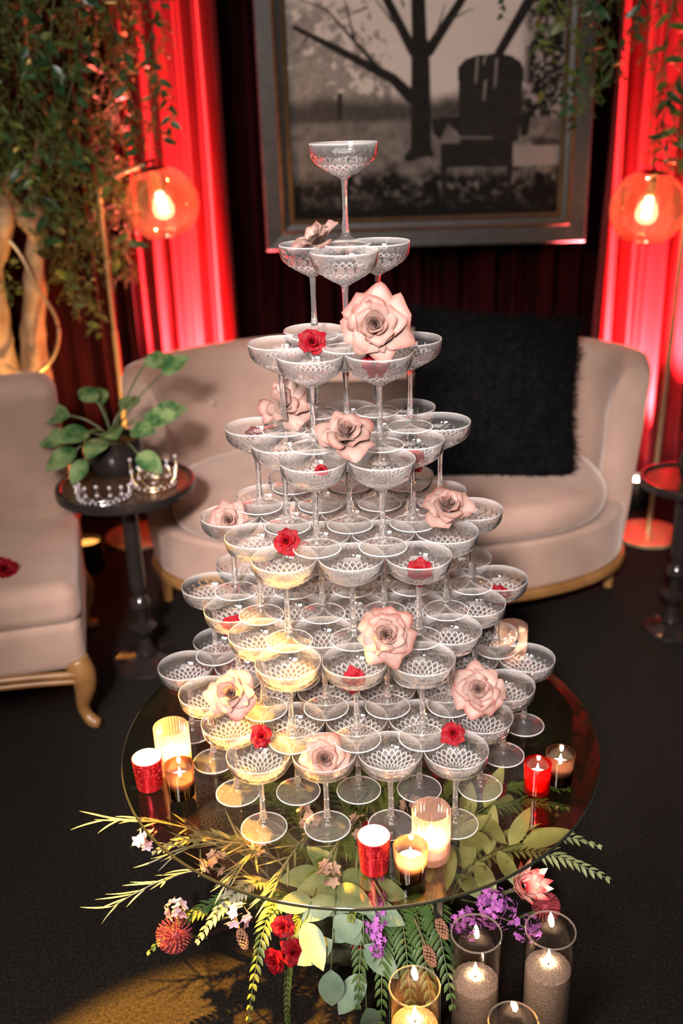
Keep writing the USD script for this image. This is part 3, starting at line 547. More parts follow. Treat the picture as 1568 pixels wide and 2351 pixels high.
for tn in range(7, 0, -1):
    for q, c in enumerate(ROWS[tn]):
        for i in range(c):
            y = (q - HALF[tn]) * D * 3 ** .5 / 2 + (0 if tn % 2 else D / (2 * 3 ** .5))
            pos = ((i - (c - 1) / 2) * D + SHIFT[tn], y, TZ + .0003 + (7 - tn) * H)
            row = NTH[q] if q < len(ROWS[tn]) - 1 else 'back'
            if tn == 1: lab = 'cut-glass champagne coupe standing alone at the top of the tower'
            elif c == 1: lab = 'cut-glass champagne coupe at the front of the second tier from the top'
            else: lab = f'cut-glass champagne coupe, {"bottom" if tn == 7 else TIER[tn]} tier{"" if tn == 7 else " from the top"}, {row} row, {ORD[i]} from left'
            M = mat4(pos, rz=(q * 53 + i * 97 + tn * 31) % 360)
            if coupe is None:
                coupe = thing('champagne_coupe', lab, 'glass', M, 'champagne coupes stacked in a tower')
                bm, bt = bowl_mesh(); part(coupe, 'bowl', bm, CRYSTAL, smooth=24, vcol=bt)
                sm = lathe([(.0058, .020), (.0066, .024), (.0056, .030), (.0048, .045), (.0046, .07), (.005, .09), (.0062, .104)], 10); part(coupe, 'stem', sm, CRYSTAL, smooth=20, vcol=np.full((len(sm[0]), 3), .04))
                fp = [(0, .0012), (.03, .001), (.0390, .0), (.0405, .0005), (.0409, .0011), (.0405, .0018), (.0385, .0025), (.025, .0055), (.014, .0095), (.009, .0135), (.0075, .0165), (.0085, .018), (.0058, .020)]
                part(coupe, 'foot', lathe(fp, 48), CLEAR, smooth=40)
                part(coupe, 'foot_rim', lathe([(.0398, .0002), (.0411, .0008), (.0411, .0015), (.0398, .0023)], 48), RIMG, smooth=60)
            else: copy_of(coupe, M, lab)

# ------------------------------------------------------------------ roses
def petal(phi, rb, rtp, h, span, curl, seed, nu=11, nv=9, z0=0.):
    u, v = np.meshgrid(np.linspace(-1, 1, nu), np.linspace(0, 1, nv)); r = np.random.default_rng(seed)
    pt = .05 + .09 * r.random(); vv = v * (1 - .17 * np.abs(u) ** 2.2 + pt * np.clip(1 - np.abs(u) / .5, 0, 1) * (curl > .15))
    w = (.45 + .55 * np.sin(np.minimum(v * 1.4, 1) * PI / 2)) * np.sqrt(1 - .40 * np.clip((v - .65) / .35, 0, 1) ** 2)
    roll = np.clip(vv - .66, 0, 1.2); sid = np.abs(u) ** 3 * v * min(curl * 1.6, .35)
    rho = rb + (rtp - rb) * vv ** 1.35 + curl * roll ** 1.6 * 1.5 + rtp * .07 * u + rtp * sid * .6
    z = z0 + h * vv ** .8 - curl * roll ** 1.5 * 2.2 - sid * .25 * h
    rho = rho * (1 + .075 * np.sin(2.9 * u + 6 * r.random()) * v); z = z + .065 * np.sin(3.6 * u + 6 * r.random()) * v ** 2 * (.3 + rtp)
    an = phi + u * span * w; tip = np.clip((np.maximum(v, np.abs(u) * np.clip(v * 1.6, 0, 1)) - .87) / .13, 0, 1) * (.35 + .65 * r.random())
    return np.stack([rho * np.cos(an), rho * np.sin(an), z], -1).reshape(-1, 3), grid_faces(nv, nu, closed=False), np.repeat(tip.reshape(-1, 1), 3, 1)
def rose(name, label, M, group, mat, rings, seed, R, cat_='flower'):
    t = thing(name, label, cat_, M, group); k = 0
    for (cnt, rb, rtp, h, span, curl) in rings:
        for q in range(cnt):
            k += 1; v, f, c = petal(2 * PI * (q + .5 * (k % 2) * .3) / cnt + k * .7, rb, rtp * (.95 + .1 * ((k * 7) % 5) / 5), h * (.96 + .08 * ((k * 3) % 5) / 5), span, curl, seed * 100 + k)
            part(t, 'petal', (v * R, f), mat, vcol=c)
    part(t, 'calyx', cat([(v * R, f) for v, f in [lathe([(0, -.16), (.10, -.12), (.13, -.02), (.10, .06), (0, .06)], 12)]] + [xf((leaf_mesh(.42 * R, .10 * R, .2, .3)), mat4((0, 0, -.02 * R), rz=k * 72)) for k in range(5)]), SEPAL, smooth=True)
    return t
OPEN = [(3, .01, .07, .72, 1.6, 0.), (4, .02, .15, .73, 1.3, .02), (5, .04, .24, .71, 1.15, .06), (5, .06, .36, .66, 1.1, .12), (5, .08, .52, .58, 1.0, .22), (5, .10, .72, .44, .95, .32), (6, .12, .92, .25, .85, .34)]
TIGHT = [(3, .01, .08, .86, 1.6, 0.), (4, .03, .17, .88, 1.3, .02), (4, .05, .28, .86, 1.2, .08), (5, .08, .43, .76, 1.1, .18), (5, .10, .62, .64, 1.0, .30), (5, .12, .84, .42, .9, .38)]
LOOSE = [(3, .02, .10, .50, 1.2, 0.), (4, .04, .24, .60, 1.0, .06), (4, .06, .46, .70, .8, .12), (5, .08, .72, .66, .68, .16), (5, .10, 1.0, .44, .62, .22)]
SMALL = [(3, .02, .10, .78, 1.6, 0.), (4, .04, .22, .78, 1.3, .06), (5, .07, .40, .72, 1.1, .16), (5, .10, .64, .58, 1.0, .28), (6, .14, .90, .36, .85, .34)]
V2C = np.array([cx, cy, cz])
def face(p, jx=0., jy=0., jz=0.):
    d = V2C - np.array(p); d /= np.linalg.norm(d); return d + np.array([jx, jy, jz])
G_B, G_R = 'blush roses tucked into the glass tower', 'small red roses tucked into the glass tower'
protos = {}
def put_rose(kind, p, R, ax, spin, label, lift=.34):
    name, mat, rings, seed, grp, base = {'open': ('blush_rose', BLUSH, OPEN, 3, G_B, .05), 'tight': ('blush_rose', BLUSH, TIGHT, 5, G_B, .05), 'loose': ('blush_rose', BLUSH, LOOSE, 8, G_B, .05), 'red': ('red_rose', REDP, SMALL, 11, G_R, .021)}[kind]
    ax = np.array(ax, float) / np.linalg.norm(ax); s = R / base; M = mat4(np.array(p) - ax * lift * R, spin, ax, s)
    if kind in protos: return copy_of(protos[kind], M, label)
    protos[kind] = rose(name, label, M, grp, mat, rings, seed, base)
B = [('open', (.048, -.13, 1.272), .055, face((.048, -.13, 1.27), -.15, 0, .0), 20, 'largest blush rose, brown-edged petals, leaning on the right of the third tier from the top'),
     ('loose', (-.050, .02, 1.386), .046, (-.45, -.25, .75), 80, 'blush rose lying sideways in the left glass just under the top coupe'),
     ('loose', (-.112, .02, 1.100), .046, face((-.11, .05, 1.1), .1, 0, .35), 10, 'loose pale blush rose with spread petals behind the left stems of the fourth tier'),
     ('tight', (-.004, -.175, 1.105), .050, (.05, -.55, .9), 140, 'blush rose seen from its side between the two front coupes of the fourth tier'),
     ('open', (-.228, .0, .888), .037, face((-.23, 0, .89), -.2, 0, .2), 60, 'peach blush rose inside the leftmost coupe of the fifth tier'),
     ('tight', (.170, -.07, .932), .047, (-.1, -.5, .9), 200, 'pale blush rose standing over the right coupes of the fifth tier'),
     ('open', (.054, -.285, .800), .046, face((.054, -.29, .8), .1, 0, .15), 250, 'blush rose facing front above the two right front coupes of the sixth tier'),
     ('tight', (-.214, -.23, .660), .046, face((-.21, -.22, .66), -.1, 0, .1), 30, 'peach-lit blush rose at lower left over the bottom tier'),
     ('open', (.213, -.225, .655), .045, face((.21, -.22, .65), .1, 0, .3), 100, 'blush rose at lower right over the bottom tier'),
     ('tight', (-.055, -.288, .562), .045, face((-.055, -.29, .56), 0, 0, .1), 170, 'blush rose sitting inside the second front coupe of the bottom tier')]
for k, p, R, ax, sp_, lab in B: put_rose(k, p, R, ax, sp_, lab)
Rr = [((-.057, -.045, 1.228), .0235, 'small red rose before the back left coupe of the third tier from the top'),
      ((.046, -.10, 1.198), .023, 'small red rose inside the right front coupe of the third tier from the top'),
      ((-.176, .09, 1.018), .021, 'small red rose inside the leftmost coupe of the fourth tier'),
      ((.112, -.065, 1.020), .021, 'small red rose inside the right coupe of the second row, fourth tier'),
      ((-.045, -.150, 1.036), .012, 'tiny red rosebud inside the left front coupe of the fourth tier'),
      ((-.111, -.155, .912), .023, 'small red rose on a rim left of centre in the fifth tier'),
      ((.112, -.195, .866), .024, 'small dark red rose inside the right front coupe of the fifth tier'),
      ((.285, .03, .700), .022, 'small red rose inside the far right coupe of the sixth tier'),
      ((-.228, -.065, .700), .022, 'small red rose inside a left coupe of the sixth tier'),
      ((-.001, -.262, .700), .0215, 'small red rose inside the middle front coupe of the sixth tier'),
      ((-.158, -.30, .620), .0195, 'small red rose between left front rims of the bottom tier'),
      ((.162, -.30, .618), .0205, 'small red rose between right front rims of the bottom tier')]
for k, (p, R, lab) in enumerate(Rr):
    put_rose('red', p, R, face(p, .25 * math.sin(k * 2.1), 0, .15 + .2 * math.cos(k * 1.7)), k * 47, lab)
copy_of(protos['red'], mat4((-.945, .70, .462), 20, (.5, -.5, .6), 1.7), 'red rose lying on the armchair seat at the left edge', group='loose red roses around the room')
copy_of(protos['red'], mat4((-.985, .68, .455), 120, (-.2, -.6, .5), 1.4), 'second red rose lying on the armchair seat, further left', group='loose red roses around the room')
copy_of(protos['red'], mat4((.995, 1.075, .662), 50, (-.3, -.5, .8), 1.5), 'red rose in the bud vase on the right side table', group='loose red roses around the room')

# ------------------------------------------------------------------ votive candles
def flame_parts(t, z, s=1.):
    part(t, 'wick', tube([(0, 0, z - .002), (.0006, 0, z + .006 * s)], .0009, 6), WICK)
    part(t, 'flame', lathe([(0, z + .003 * s), (.0028 * s, z + .006 * s), (.0042 * s, z + .011 * s), (.0034 * s, z + .018 * s), (.0015 * s, z + .026 * s), (0, z + .031 * s)], 12), FLAME, smooth=True, label='lit candle flame')
def votive(kind, label, at, R, h):
    t = thing('votive_candle', label, 'candle', mat4((at[0], at[1], TZ + .0004)), 'votive candles on the glass table')
    G = {'ribbed': RIB, 'mercury': MERC, 'smoked': SMOKE, 'amber': AMBERG, 'red': REDGLASS}[kind]
    if kind == 'ribbed':
        n = 36 * 4; th = np.arange(n) * 2 * PI / n; rr = R - .0012 + .0012 * np.abs(np.cos(th * 18))
        prof = [(0, .0005), (.92, .0005), (.98, .004), (1, .012), (1, h - .003), (.99, h), (.955, h - .001), (.94, .014), (0, .014)]
        v = np.array([[[rr[i] * a * math.cos(th[i]), rr[i] * a * math.sin(th[i]), z] for i in range(n)] for a, z in prof]).reshape(-1, 3)
        part(t, 'cup', (v, grid_faces(len(prof), n)), G, smooth=20, label='ribbed pale pink glass cup'); wl = h * .42
    else:
        b = .86 if kind in ('mercury', 'smoked', 'amber') else .93
        ins = [(R - .0028, h - .001), (R * b - .003, .010), (0, .008)]
        outer = [(0, 0), (R * b - .003, 0), (R * b, .003), (R, h - .001), (R - .0012, h)]
        part(t, 'cup', lathe(outer if kind == 'mercury' else outer + ins, 48), G, smooth=40, label={'mercury': 'red mercury glass cup', 'smoked': 'dark smoked glass cup', 'amber': 'brown smoked glass cup', 'red': 'clear red glass cup'}[kind])
        if kind == 'mercury': part(t, 'silvered_inside', lathe([(R - .0012, h)] + ins, 48), MERCIN, smooth=40, label='speckled silvery inside')
        wl = h * .55 if kind != 'mercury' else h * .45
    rw = R * (.90 if kind == 'ribbed' else .86)
    part(t, 'wax', lathe([(0, .0145 if kind == 'ribbed' else .0105), (rw * (.95 if kind == 'ribbed' else .9), .0145 if kind == 'ribbed' else .0105), (rw * .985, wl - .002), (rw * .96, wl), (.006, wl - .001), (0, wl - .001)], 32), WAX, smooth=40)
    flame_parts(t, wl - .001, .9)
votive('ribbed', 'tall ribbed pale pink votive candle at the left of the table', (-.352, -.118), .0335, .098)
votive('mercury', 'red speckled mercury-glass votive candle at the left of the table', (-.391, -.169), .0285, .066)
votive('smoked', 'dark smoked glass votive candle at the left of the table', (-.327, -.196), .0278, .068)
votive('mercury', 'red speckled mercury-glass votive candle at the front of the table', (.025, -.397), .0275, .070)
votive('amber', 'brown smoked glass votive candle at the front of the table', (.084, -.416), .0285, .064)
votive('ribbed', 'tall ribbed pale pink votive candle at the front of the table', (.121, -.369), .0325, .098)
votive('red', 'clear red glass votive candle at the right of the table', (.327, -.205), .0252, .062)
votive('smoked', 'dark smoked glass votive candle at the right of the table', (.373, -.181), .0270, .066)
votive('ribbed', 'ribbed pale pink votive candle behind the tower at the back right', (.347, .235), .0335, .098)

# ------------------------------------------------------------------ cylinder candle vases on the floor
def cylinder_vase(label, x, y, R, h, sand):
    t = thing('cylinder_vase', label, 'candle vase', mat4((x, y, .0005)), 'glass cylinder candles on the floor before the table')
    part(t, 'glass', lathe([(0, 0), (R - .003, 0), (R, .003), (R, h - .001), (R - .0008, h), (R - .0022, h), (R - .003, h - .001), (R - .003, .008), (0, .008)], 56), VASE, smooth=40)
    part(t, 'rim', lathe([(R + .0001, h - .0012), (R - .0004, h + .0006), (R - .0024, h + .0006), (R - .0031, h - .0012)], 56), pane('vase_rim_glass', (.8, .74, .66), ior=2., haze=.12, hcol=(.95, .82, .68)) if not stage.GetPrimAtPath('/World/Looks/vase_rim_glass') else UsdShade.Material.Get(stage, '/World/Looks/vase_rim_glass'), smooth=60)
    a = np.linspace(0, 1, 22); prof = [(0, .0085), (R - .0038, .0085), (R - .0038, sand - .012)] + [((R - .004) * (1 - q), sand - .012 + .016 * (1 - (1 - q) ** 2) - (.009 * math.exp(-((1 - q) * (R) / .010) ** 2))) for q in a]
    v, f = lathe(prof, 72); nz = (meshkit.noise(np.asarray(v) * 420, 3) - .5) * .0024; v = v + np.stack([np.zeros(len(v)), np.zeros(len(v)), np.where(v[:, 2] > sand - .014, nz, 0)], 1)
    part(t, 'granulated_wax', (v, f), SAND, smooth=True)
    flame_parts(t, sand - .004, 1.15)
cylinder_vase('tall glass cylinder with lit granulated candle, middle one nearest the table', .198, -.392, .0445, .27, .172)
cylinder_vase('tall glass cylinder with lit granulated candle, rightmost on the floor', .326, -.388, .0440, .27, .195)
cylinder_vase('glass cylinder with lit granulated candle, leftmost on the floor', .085, -.500, .0425, .27, .195)
cylinder_vase('glass cylinder candle lowest in the picture, at the front', .243, -.525, .0415, .215, .150)

# ------------------------------------------------------------------ flower arrangement under the table
G_FL = 'stems of the floor arrangement under the table'
def mound():
    s = trimesh.creation.icosphere(4, 1.); v = s.vertices.copy(); nz = meshkit.fbm(v * 5, 4, 3)[:, None]; v = v * [.19, .16, .08] * (.75 + .5 * nz); v[:, 2] = np.maximum(v[:, 2] + .03, .001)
    t = thing('moss_base', 'mossy mound holding the flowers on the floor under the table', 'moss', mat4((0, -.05, 0)))
    part(t, 'moss', (v, s.faces), MOSS, smooth=True)
mound()
def arc(b, tip, sag=.05, n=14):
    b, tip = np.array(b, float), np.array(tip, float); m = (b + tip) / 2 + [0, 0, sag]; return spline([b, m, tip], n)
def along(path, k): 
    t = np.gradient(path, axis=0); t /= np.linalg.norm(t, axis=1, keepdims=True); return path[k], t[k]
def frond(name, label, path, L0, W, mat, nleaf=26, ang=55, smat=GSTEM, group=G_FL, droop=.15, upv=(0, 0, 1), catg='frond', start=.12):
    t = thing(name, label, catg, None, group); path = np.asarray(path)
    part(t, 'stem', tube(path, np.linspace(.0022, .0008, len(path)), 6), smat, smooth=True)
    s = np.linspace(start, .985, nleaf); cs = CubicSpline(np.linspace(0, 1, len(path)), path); ls = []
    for k, q in enumerate(s):
        p, tg = cs(q), cs(q, 1); tg /= np.linalg.norm(tg); side = np.cross(upv, tg); side /= np.linalg.norm(side) + 1e-9
        for sg in (-1, 1):
            a = math.radians(ang * (1 - .35 * q)); d = tg * math.cos(a) + sg * side * math.sin(a) + np.array([0, 0, rng.normal(0, .12)])
            M = np.eye(4); M[:3, :3] = orient(d, np.array(upv, float)); M[:3, 3] = p
            l = L0 * (math.sin(PI * (.18 + .78 * q)) ** .7) * rng.uniform(.88, 1.1); ls.append(xf(leaf_mesh(l, W, .3, droop, 5), M))
    part(t, 'leaflets', cat(ls), mat, smooth=True, kind='stuff'); return t
def spray(name, label, path, L, W, mat, n=16, spread=35, group=G_FL):
    """long thin leaves bunched along a stem"""
    t = thing(name, label, 'sprig', None, group); path = np.asarray(path); cs = CubicSpline(np.linspace(0, 1, len(path)), path)
    part(t, 'stem', tube(path, np.linspace(.0025, .001, len(path)), 6), SILVER, smooth=True)
    for k in range(n):
        q = .25 + .75 * k / (n - 1); p, tg = cs(q), cs(q, 1); tg /= np.linalg.norm(tg)
        d = tg + np.tan(np.radians(spread)) * np.array([rng.normal(0, .6), rng.normal(0, .6), rng.normal(.1, .5)]); M = np.eye(4); M[:3, :3] = orient(d, np.array([0, 0, 1.])); M[:3, 3] = p
        part(t, 'leaf', xf(leaf_mesh(L * rng.uniform(.7, 1.1), W, .2, rng.uniform(-.25, .3), 7, .6), M), mat, smooth=True)
def leafy_sprig(name, label, path, L, W, mat, n=9, group=G_FL, catg='sprig', nrm=(0, -.5, 1), smat=GSTEM, droop=.18):
    t = thing(name, label, catg, None, group); path = np.asarray(path); cs = CubicSpline(np.linspace(0, 1, len(path)), path)
    part(t, 'stem', tube(path, np.linspace(.0025, .001, len(path)), 6), smat, smooth=True)
    for k in range(n):
        q = .2 + .8 * k / (n - 1); p, tg = cs(q), cs(q, 1); tg /= np.linalg.norm(tg); side = np.cross(nrm, tg); side /= np.linalg.norm(side) + 1e-9
        sg = (-1) ** k; d = tg * .55 + sg * side * (.9 if k < n - 1 else .1) + np.array([rng.normal(0, .15), rng.normal(0, .15), rng.normal(-.1, .15)])
        M = np.eye(4); M[:3, :3] = orient(d, np.array(nrm, float)); M[:3, 3] = p
        part(t, 'leaf', xf(leaf_mesh(L * rng.uniform(.8, 1.1), W * rng.uniform(.85, 1.1), .15, droop * rng.uniform(.3, 1.3), 9, .8), M), mat, smooth=True)
    return t
def floret_cluster(name, label, at, axis, L, R, mat, n, fs, group=G_FL):
    t = thing(name, label, 'flower', None, group); ax = np.array(axis, float); ax /= np.linalg.norm(ax); at = np.array(at, float); base = at - ax * (L * .5 + .12)
    part(t, 'stem', tube([base, at, at + ax * L * .5], [.002, .0016, .0008], 6), GSTEM, smooth=True)
    ms = []
    for k in range(n):
        q = rng.uniform(-.5, .5); rad = R * math.cos(q * 2.2) * math.sqrt(rng.random()); ph = rng.uniform(0, 2 * PI)
        a = np.cross(ax, [.3, .2, 1]); a /= np.linalg.norm(a); b = np.cross(ax, a); o = a * math.cos(ph) + b * math.sin(ph); c = at + ax * q * L + o * rad; nrm = o + ax * .4 + rng.normal(0, .3, 3)
        for j in range(5):
            M = mat4(c, axis=nrm, rz=j * 72 + 10 * k); ms.append(xf(leaf_mesh(fs, fs * .75, .1, -.2, 4), M))
    part(t, 'florets', cat(ms), mat, kind='stuff'); return t
# fronds and sprays: (tip, sag, words)
for k, (b, tip, sag, lab) in enumerate([
        ((-.16, -.12, .10), (-.478, -.170, .345), .07, 'silvery thin-leaved spray reaching past the table rim at far left'),
        ((-.15, -.16, .09), (-.440, -.335, .290), .10, 'silvery thin-leaved spray drooping at lower left below the table'),
        ((-.12, -.14, .12), (-.36, -.215, .30), .08, 'silvery thin-leaved spray under the glass near the left front leg'),
        ((-.10, -.10, .12), (-.24, -.27, .29), .10, 'silvery thin-leaved spray under the left front glasses'),
        ((-.05, -.10, .12), (.02, -.30, .30), .10, 'pale thin-leaved spray under the front edge of the glass'),
        ((.05, -.05, .12), (-.06, -.25, .31), .10, 'pale thin-leaved spray under the middle front glasses'),
        ((-.05, -.05, .12), (-.16, -.30, .28), .10, 'pale thin-leaved spray under the glass left of the red roses')]):
    spray('silver_spray', lab, arc(b, tip, sag), .068, .0042, SILVER, n=28)
for k, (b, tip, sag, L, mat, lab) in enumerate([
        ((.06, -.18, .10), (.085, -.46, .10), .14, .036, GREEN_F, 'green toothed frond hanging at the front, longest of the three'),
        ((.05, -.18, .10), (.030, -.45, .12), .13, .036, GREEN_F, 'green toothed frond hanging at the front, left one of the three'),
        ((.10, -.18, .10), (.155, -.435, .14), .13, .036, GREEN_F, 'green toothed frond hanging at the front behind the cylinder vases'),
        ((-.12, -.16, .10), (-.205, -.42, .10), .14, .026, GREEN_O, 'olive toothed frond curling down left of the red roses'),
        ((-.14, -.15, .10), (-.30, -.335, .20), .09, .030, SILVER, 'grey-green toothed frond at the left below the glass'),
        ((-.2, -.10, .10), (-.40, -.18, .27), .09, .030, SILVER, 'grey-green toothed frond at the left under the glass'),
        ((.02, -.18, .10), (-.010, -.44, .15), .12, .034, GREEN_F, 'green toothed frond hanging at the front beside the eucalyptus'),
        ((.08, -.18, .10), (.120, -.455, .12), .13, .036, GREEN_F, 'green toothed frond hanging at the front above the leftmost cylinder'),
        ((.18, -.15, .10), (.445, -.305, .30), .10, .036, GREEN_P, 'pale toothed frond sticking out at the far right'),
        ((.18, -.14, .10), (.440, -.255, .33), .10, .036, GREEN_P, 'pale toothed frond above its neighbour at the far right'),
        ((.2, -.08, .10), (.40, -.16, .34), .10, .034, GREEN_F, 'green fern frond under the right rim of the glass'),
        ((.2, -.04, .10), (.42, -.08, .32), .10, .034, GREEN_F, 'dark fern frond under the glass beside the right votives'),
        ((-.16, -.16, .08), (-.40, -.31, .15), .08, .026, GREEN_F, 'dark green frond around the pincushion flower at left'),
        ((.0, -.1, .1), (-.10, -.28, .28), .08, .03, GREEN_O, 'olive frond under the front left glasses'),
        ((.0, -.05, .1), (.10, -.24, .30), .08, .03, GREEN_F, 'green frond under the front right glasses'),
        ((-.05, .0, .1), (-.25, -.02, .30), .08, .03, GREEN_O, 'olive frond under the left side of the tower'),
        ((.05, .02, .1), (.24, .06, .30), .08, .03, GREEN_F, 'green frond under the right side of the tower'),
        ((-.02, .02, .1), (-.12, .22, .30), .08, .03, GREEN_F, 'green frond under the back left of the tower'),
        ((.02, .02, .1), (.14, .22, .30), .08, .03, GREEN_F, 'green frond under the back right of the tower'),
        ((-.1, -.02, .1), (-.32, .08, .26), .08, .03, GREEN_O, 'olive frond spreading under the far left of the glass')]):
    frond('toothed_frond', lab, arc(b, tip, sag), L * 1.15 if L < .05 else L, .0078, mat, nleaf=26)
lowfronds = [stage.GetPrimAtPath(f'/World/toothed_frond_{k:03d}') for k in (13, 14, 15, 16, 17, 18)]
for k in range(14):
    copy_of(lowfronds[k % 6], mat4((rng.normal(0, .05), -.06 + rng.normal(0, .04), rng.uniform(-.02, .05)), rz=20 + k * 83), 'green toothed frond deep under the tower among many like it', group='fronds deep under the tower')
frond('trailing_sprig', 'yellowish trailing sprig hanging to the carpet below the red roses', spline([(-.08, -.20, .14), (-.125, -.335, .21), (-.138, -.365, .12), (-.137, -.40, .02)], 18), .022, .005, GREEN_O, nleaf=34, ang=40)
for b, tip, sag, n, L, lab in [((-.03, -.18, .12), (-.055, -.40, .20), .13, 9, .086, 'grey-green eucalyptus sprig hanging at the front centre'),
                               ((.0, -.18, .12), (.005, -.42, .13), .15, 9, .082, 'grey-green eucalyptus sprig right of the centre front'),
                               ((-.04, -.16, .12), (-.10, -.36, .27), .08, 7, .078, 'grey-green eucalyptus sprig just below the front rim')]:
    leafy_sprig('eucalyptus_sprig', lab, arc(b, tip, sag), L, L * .52, GREEN_E, n)
for b, tip, lab in [((.14, -.10, .14), (.26, -.16, .36), 'large pale leaves under the glass by the right front coupe'), ((.16, -.15, .12), (.30, -.24, .33), 'large pale leaves around the protea under the right front rim'), ((.10, -.12, .14), (.19, -.25, .35), 'large pale leaves under the glass near the front right')]:
    leafy_sprig('protea_branch', lab, arc(b, tip, .03), .092, .034, GREEN_P, 8, droop=.05)
for at, ax, L, R, n, lab in [((.245, -.31, .245), (.2, -.5, .4), .085, .040, 110, 'purple statice cluster behind the cylinder vases'), ((.19, -.335, .23), (.2, -.5, .3), .06, .03, 40, 'smaller purple statice cluster beside the right front leg'), ((.30, -.33, .215), (.3, -.5, .3), .05, .026, 34, 'purple statice tip at the right above the tallest vase')]:
    floret_cluster('purple_statice', lab, at, ax, L, R, PURPLE, int(n * 1.2), .0066)
for at, ax, lab in [((.028, -.345, .255), (.0, -.8, -.35), 'lilac flower spike under the front rim below the red votive'), ((.022, -.26, .31), (.1, -.8, .2), 'lilac flower spike under the glass below the front votives')]:
    floret_cluster('lilac_spike', lab, at, ax, .12, .022, PURPLE, 110, .0066)
for k, (at, lab) in enumerate([((-.40, -.20, .33), 'pale lilac blossoms under the glass at far left'), ((-.27, -.25, .31), 'pale lilac blossoms under the glass left of the front row'), ((-.19, -.22, .33), 'pale lilac blossoms under the left front coupe'), ((-.06, -.29, .31), 'pale lilac blossoms under the front middle of the glass'),
                              ((.0, -.18, .33), 'pale lilac blossoms under the second row of coupes'), ((-.10, -.16, .34), 'pale lilac blossoms between the left front feet'), ((.10, -.14, .34), 'pale lilac blossoms between the right front feet'), ((-.22, -.34, .27), 'pale lilac blossoms below the rim at front left'), ((-.335, -.29, .235), 'pale lilac blossoms above the pincushion flower')]):
    floret_cluster('lilac_blossom', lab, at, (rng.normal(0, .3), -.5, .6), .05, .022, LILAC, 12, .013)
for p, R, ax, sp_, lab in [((-.139, -.350, .248), .021, (-.1, -.8, .6), 10, 'red rose highest of three under the front rim'), ((-.157, -.375, .195), .023, (-.5, -.8, .3), 60, 'red rose at lower left of three under the front rim'), ((-.122, -.360, .200), .024, (.2, -.8, .5), 120, 'red rose at lower right of three under the front rim'),
                           ((-.005, -.33, .19), .020, (.2, -.8, .3), 30, 'red rose half hidden behind the eucalyptus leaves'), ((.03, -.22, .33), .034, (0, -.4, .9), 80, 'dark red rose seen through the glass below the front coupes'), ((.27, -.06, .32), .03, (.2, -.4, .9), 20, 'dark red rose under the glass by the right votives'), ((.17, .0, .33), .03, (.1, -.4, .9), 140, 'dark red rose under the right feet of the tower')]:
    ax = np.array(ax) / np.linalg.norm(ax); copy_of(protos['red'], mat4(np.array(p) - ax * .34 * R, sp_, ax, R / .021), lab, group='red roses in the floor arrangement')
def protea():
    t = thing('protea', 'red and white protea bloom under the right front rim', 'flower', mat4((.292, -.278, .262), 0, (.35, -.55, .75)), G_FL)
    part(t, 'stem', tube([(0, 0, -.12), (0, 0, 0)], .004, 8), GSTEM, smooth=True)
    for k in range(26):
        ring = k // 9; ph = k * 2.4; L = .062 - .008 * ring; v, f = leaf_mesh(L, .019, .35, .0, 8, .7); v = np.array(v); c = v[:, 0] / L
        M = np.eye(4); el = math.radians(62 + 9 * ring); M[:3, :3] = orient((math.cos(ph) * math.cos(el), math.sin(ph) * math.cos(el), math.sin(el)), (-math.cos(ph), -math.sin(ph), .3)); M[:3, 3] = (.012 * math.cos(ph), .012 * math.sin(ph), -.004)
        tint = np.clip((c - .45) * 2.2, 0, 1) if k % 3 else np.clip(1.2 - c * 1.4, 0, 1)
        part(t, 'bract', xf((v, f), M), PROTEAP, vcol=np.repeat(tint[:, None], 3, 1))
protea()
def pincushion(label, at, ax, R, mat):
    t = thing('pincushion_flower', label, 'flower', mat4(at, 0, ax), G_FL); ms = []
    for k in range(150):
        z = 1 - (k + .5) / 150 * 1.5; ph = k * 2.39996; r = math.sqrt(max(0, 1 - z * z)); d = np.array([r * math.cos(ph), r * math.sin(ph), z]); ms.append(tube([d * R * .3, d * R * .75, d * R + [0, 0, R * .12]], [.0007, .0007, .0011], 4))
    part(t, 'styles', cat(ms), mat, kind='stuff'); part(t, 'head', sphere(R * .4), mat, smooth=True); part(t, 'stem', tube([(0, 0, -.10), (0, 0, 0)], .003, 6), GSTEM, smooth=True)
pincushion('rosy pincushion flower at lower left below the table', (-.345, -.30, .185), (-.4, -.5, .6), .034, PINCUSH)
pincushion('dusky red pincushion flower at the right behind the rightmost vase', (.335, -.30, .235), (.3, -.4, .6), .026, PINCUSH)
for k, (at, lab) in enumerate([((.112, -.375, .225), 'brown scaly cone between the hanging fronds'), ((.135, -.35, .262), 'brown scaly cone above its neighbour among the fronds'), ((-.22, -.33, .225), 'brown bud cluster at the left among the fronds')]):
    t = thing('seed_cone', lab, 'cone', mat4(at, 0, (.3, -.7, -.4)), G_FL); ms = []
    for i in range(60):
        z = i / 60; r = .0085 * math.sin(PI * (.12 + .8 * z)); ph = i * 2.39996; ms.append(sphere(.0027, (r * math.cos(ph), r * math.sin(ph), .036 * z), 1, (1, 1, 1)))
    part(t, 'scales', cat(ms), CONE, kind='stuff', smooth=True); part(t, 'stem', tube([(0, 0, -.05), (0, 0, .01)], .0016, 6), STEM)

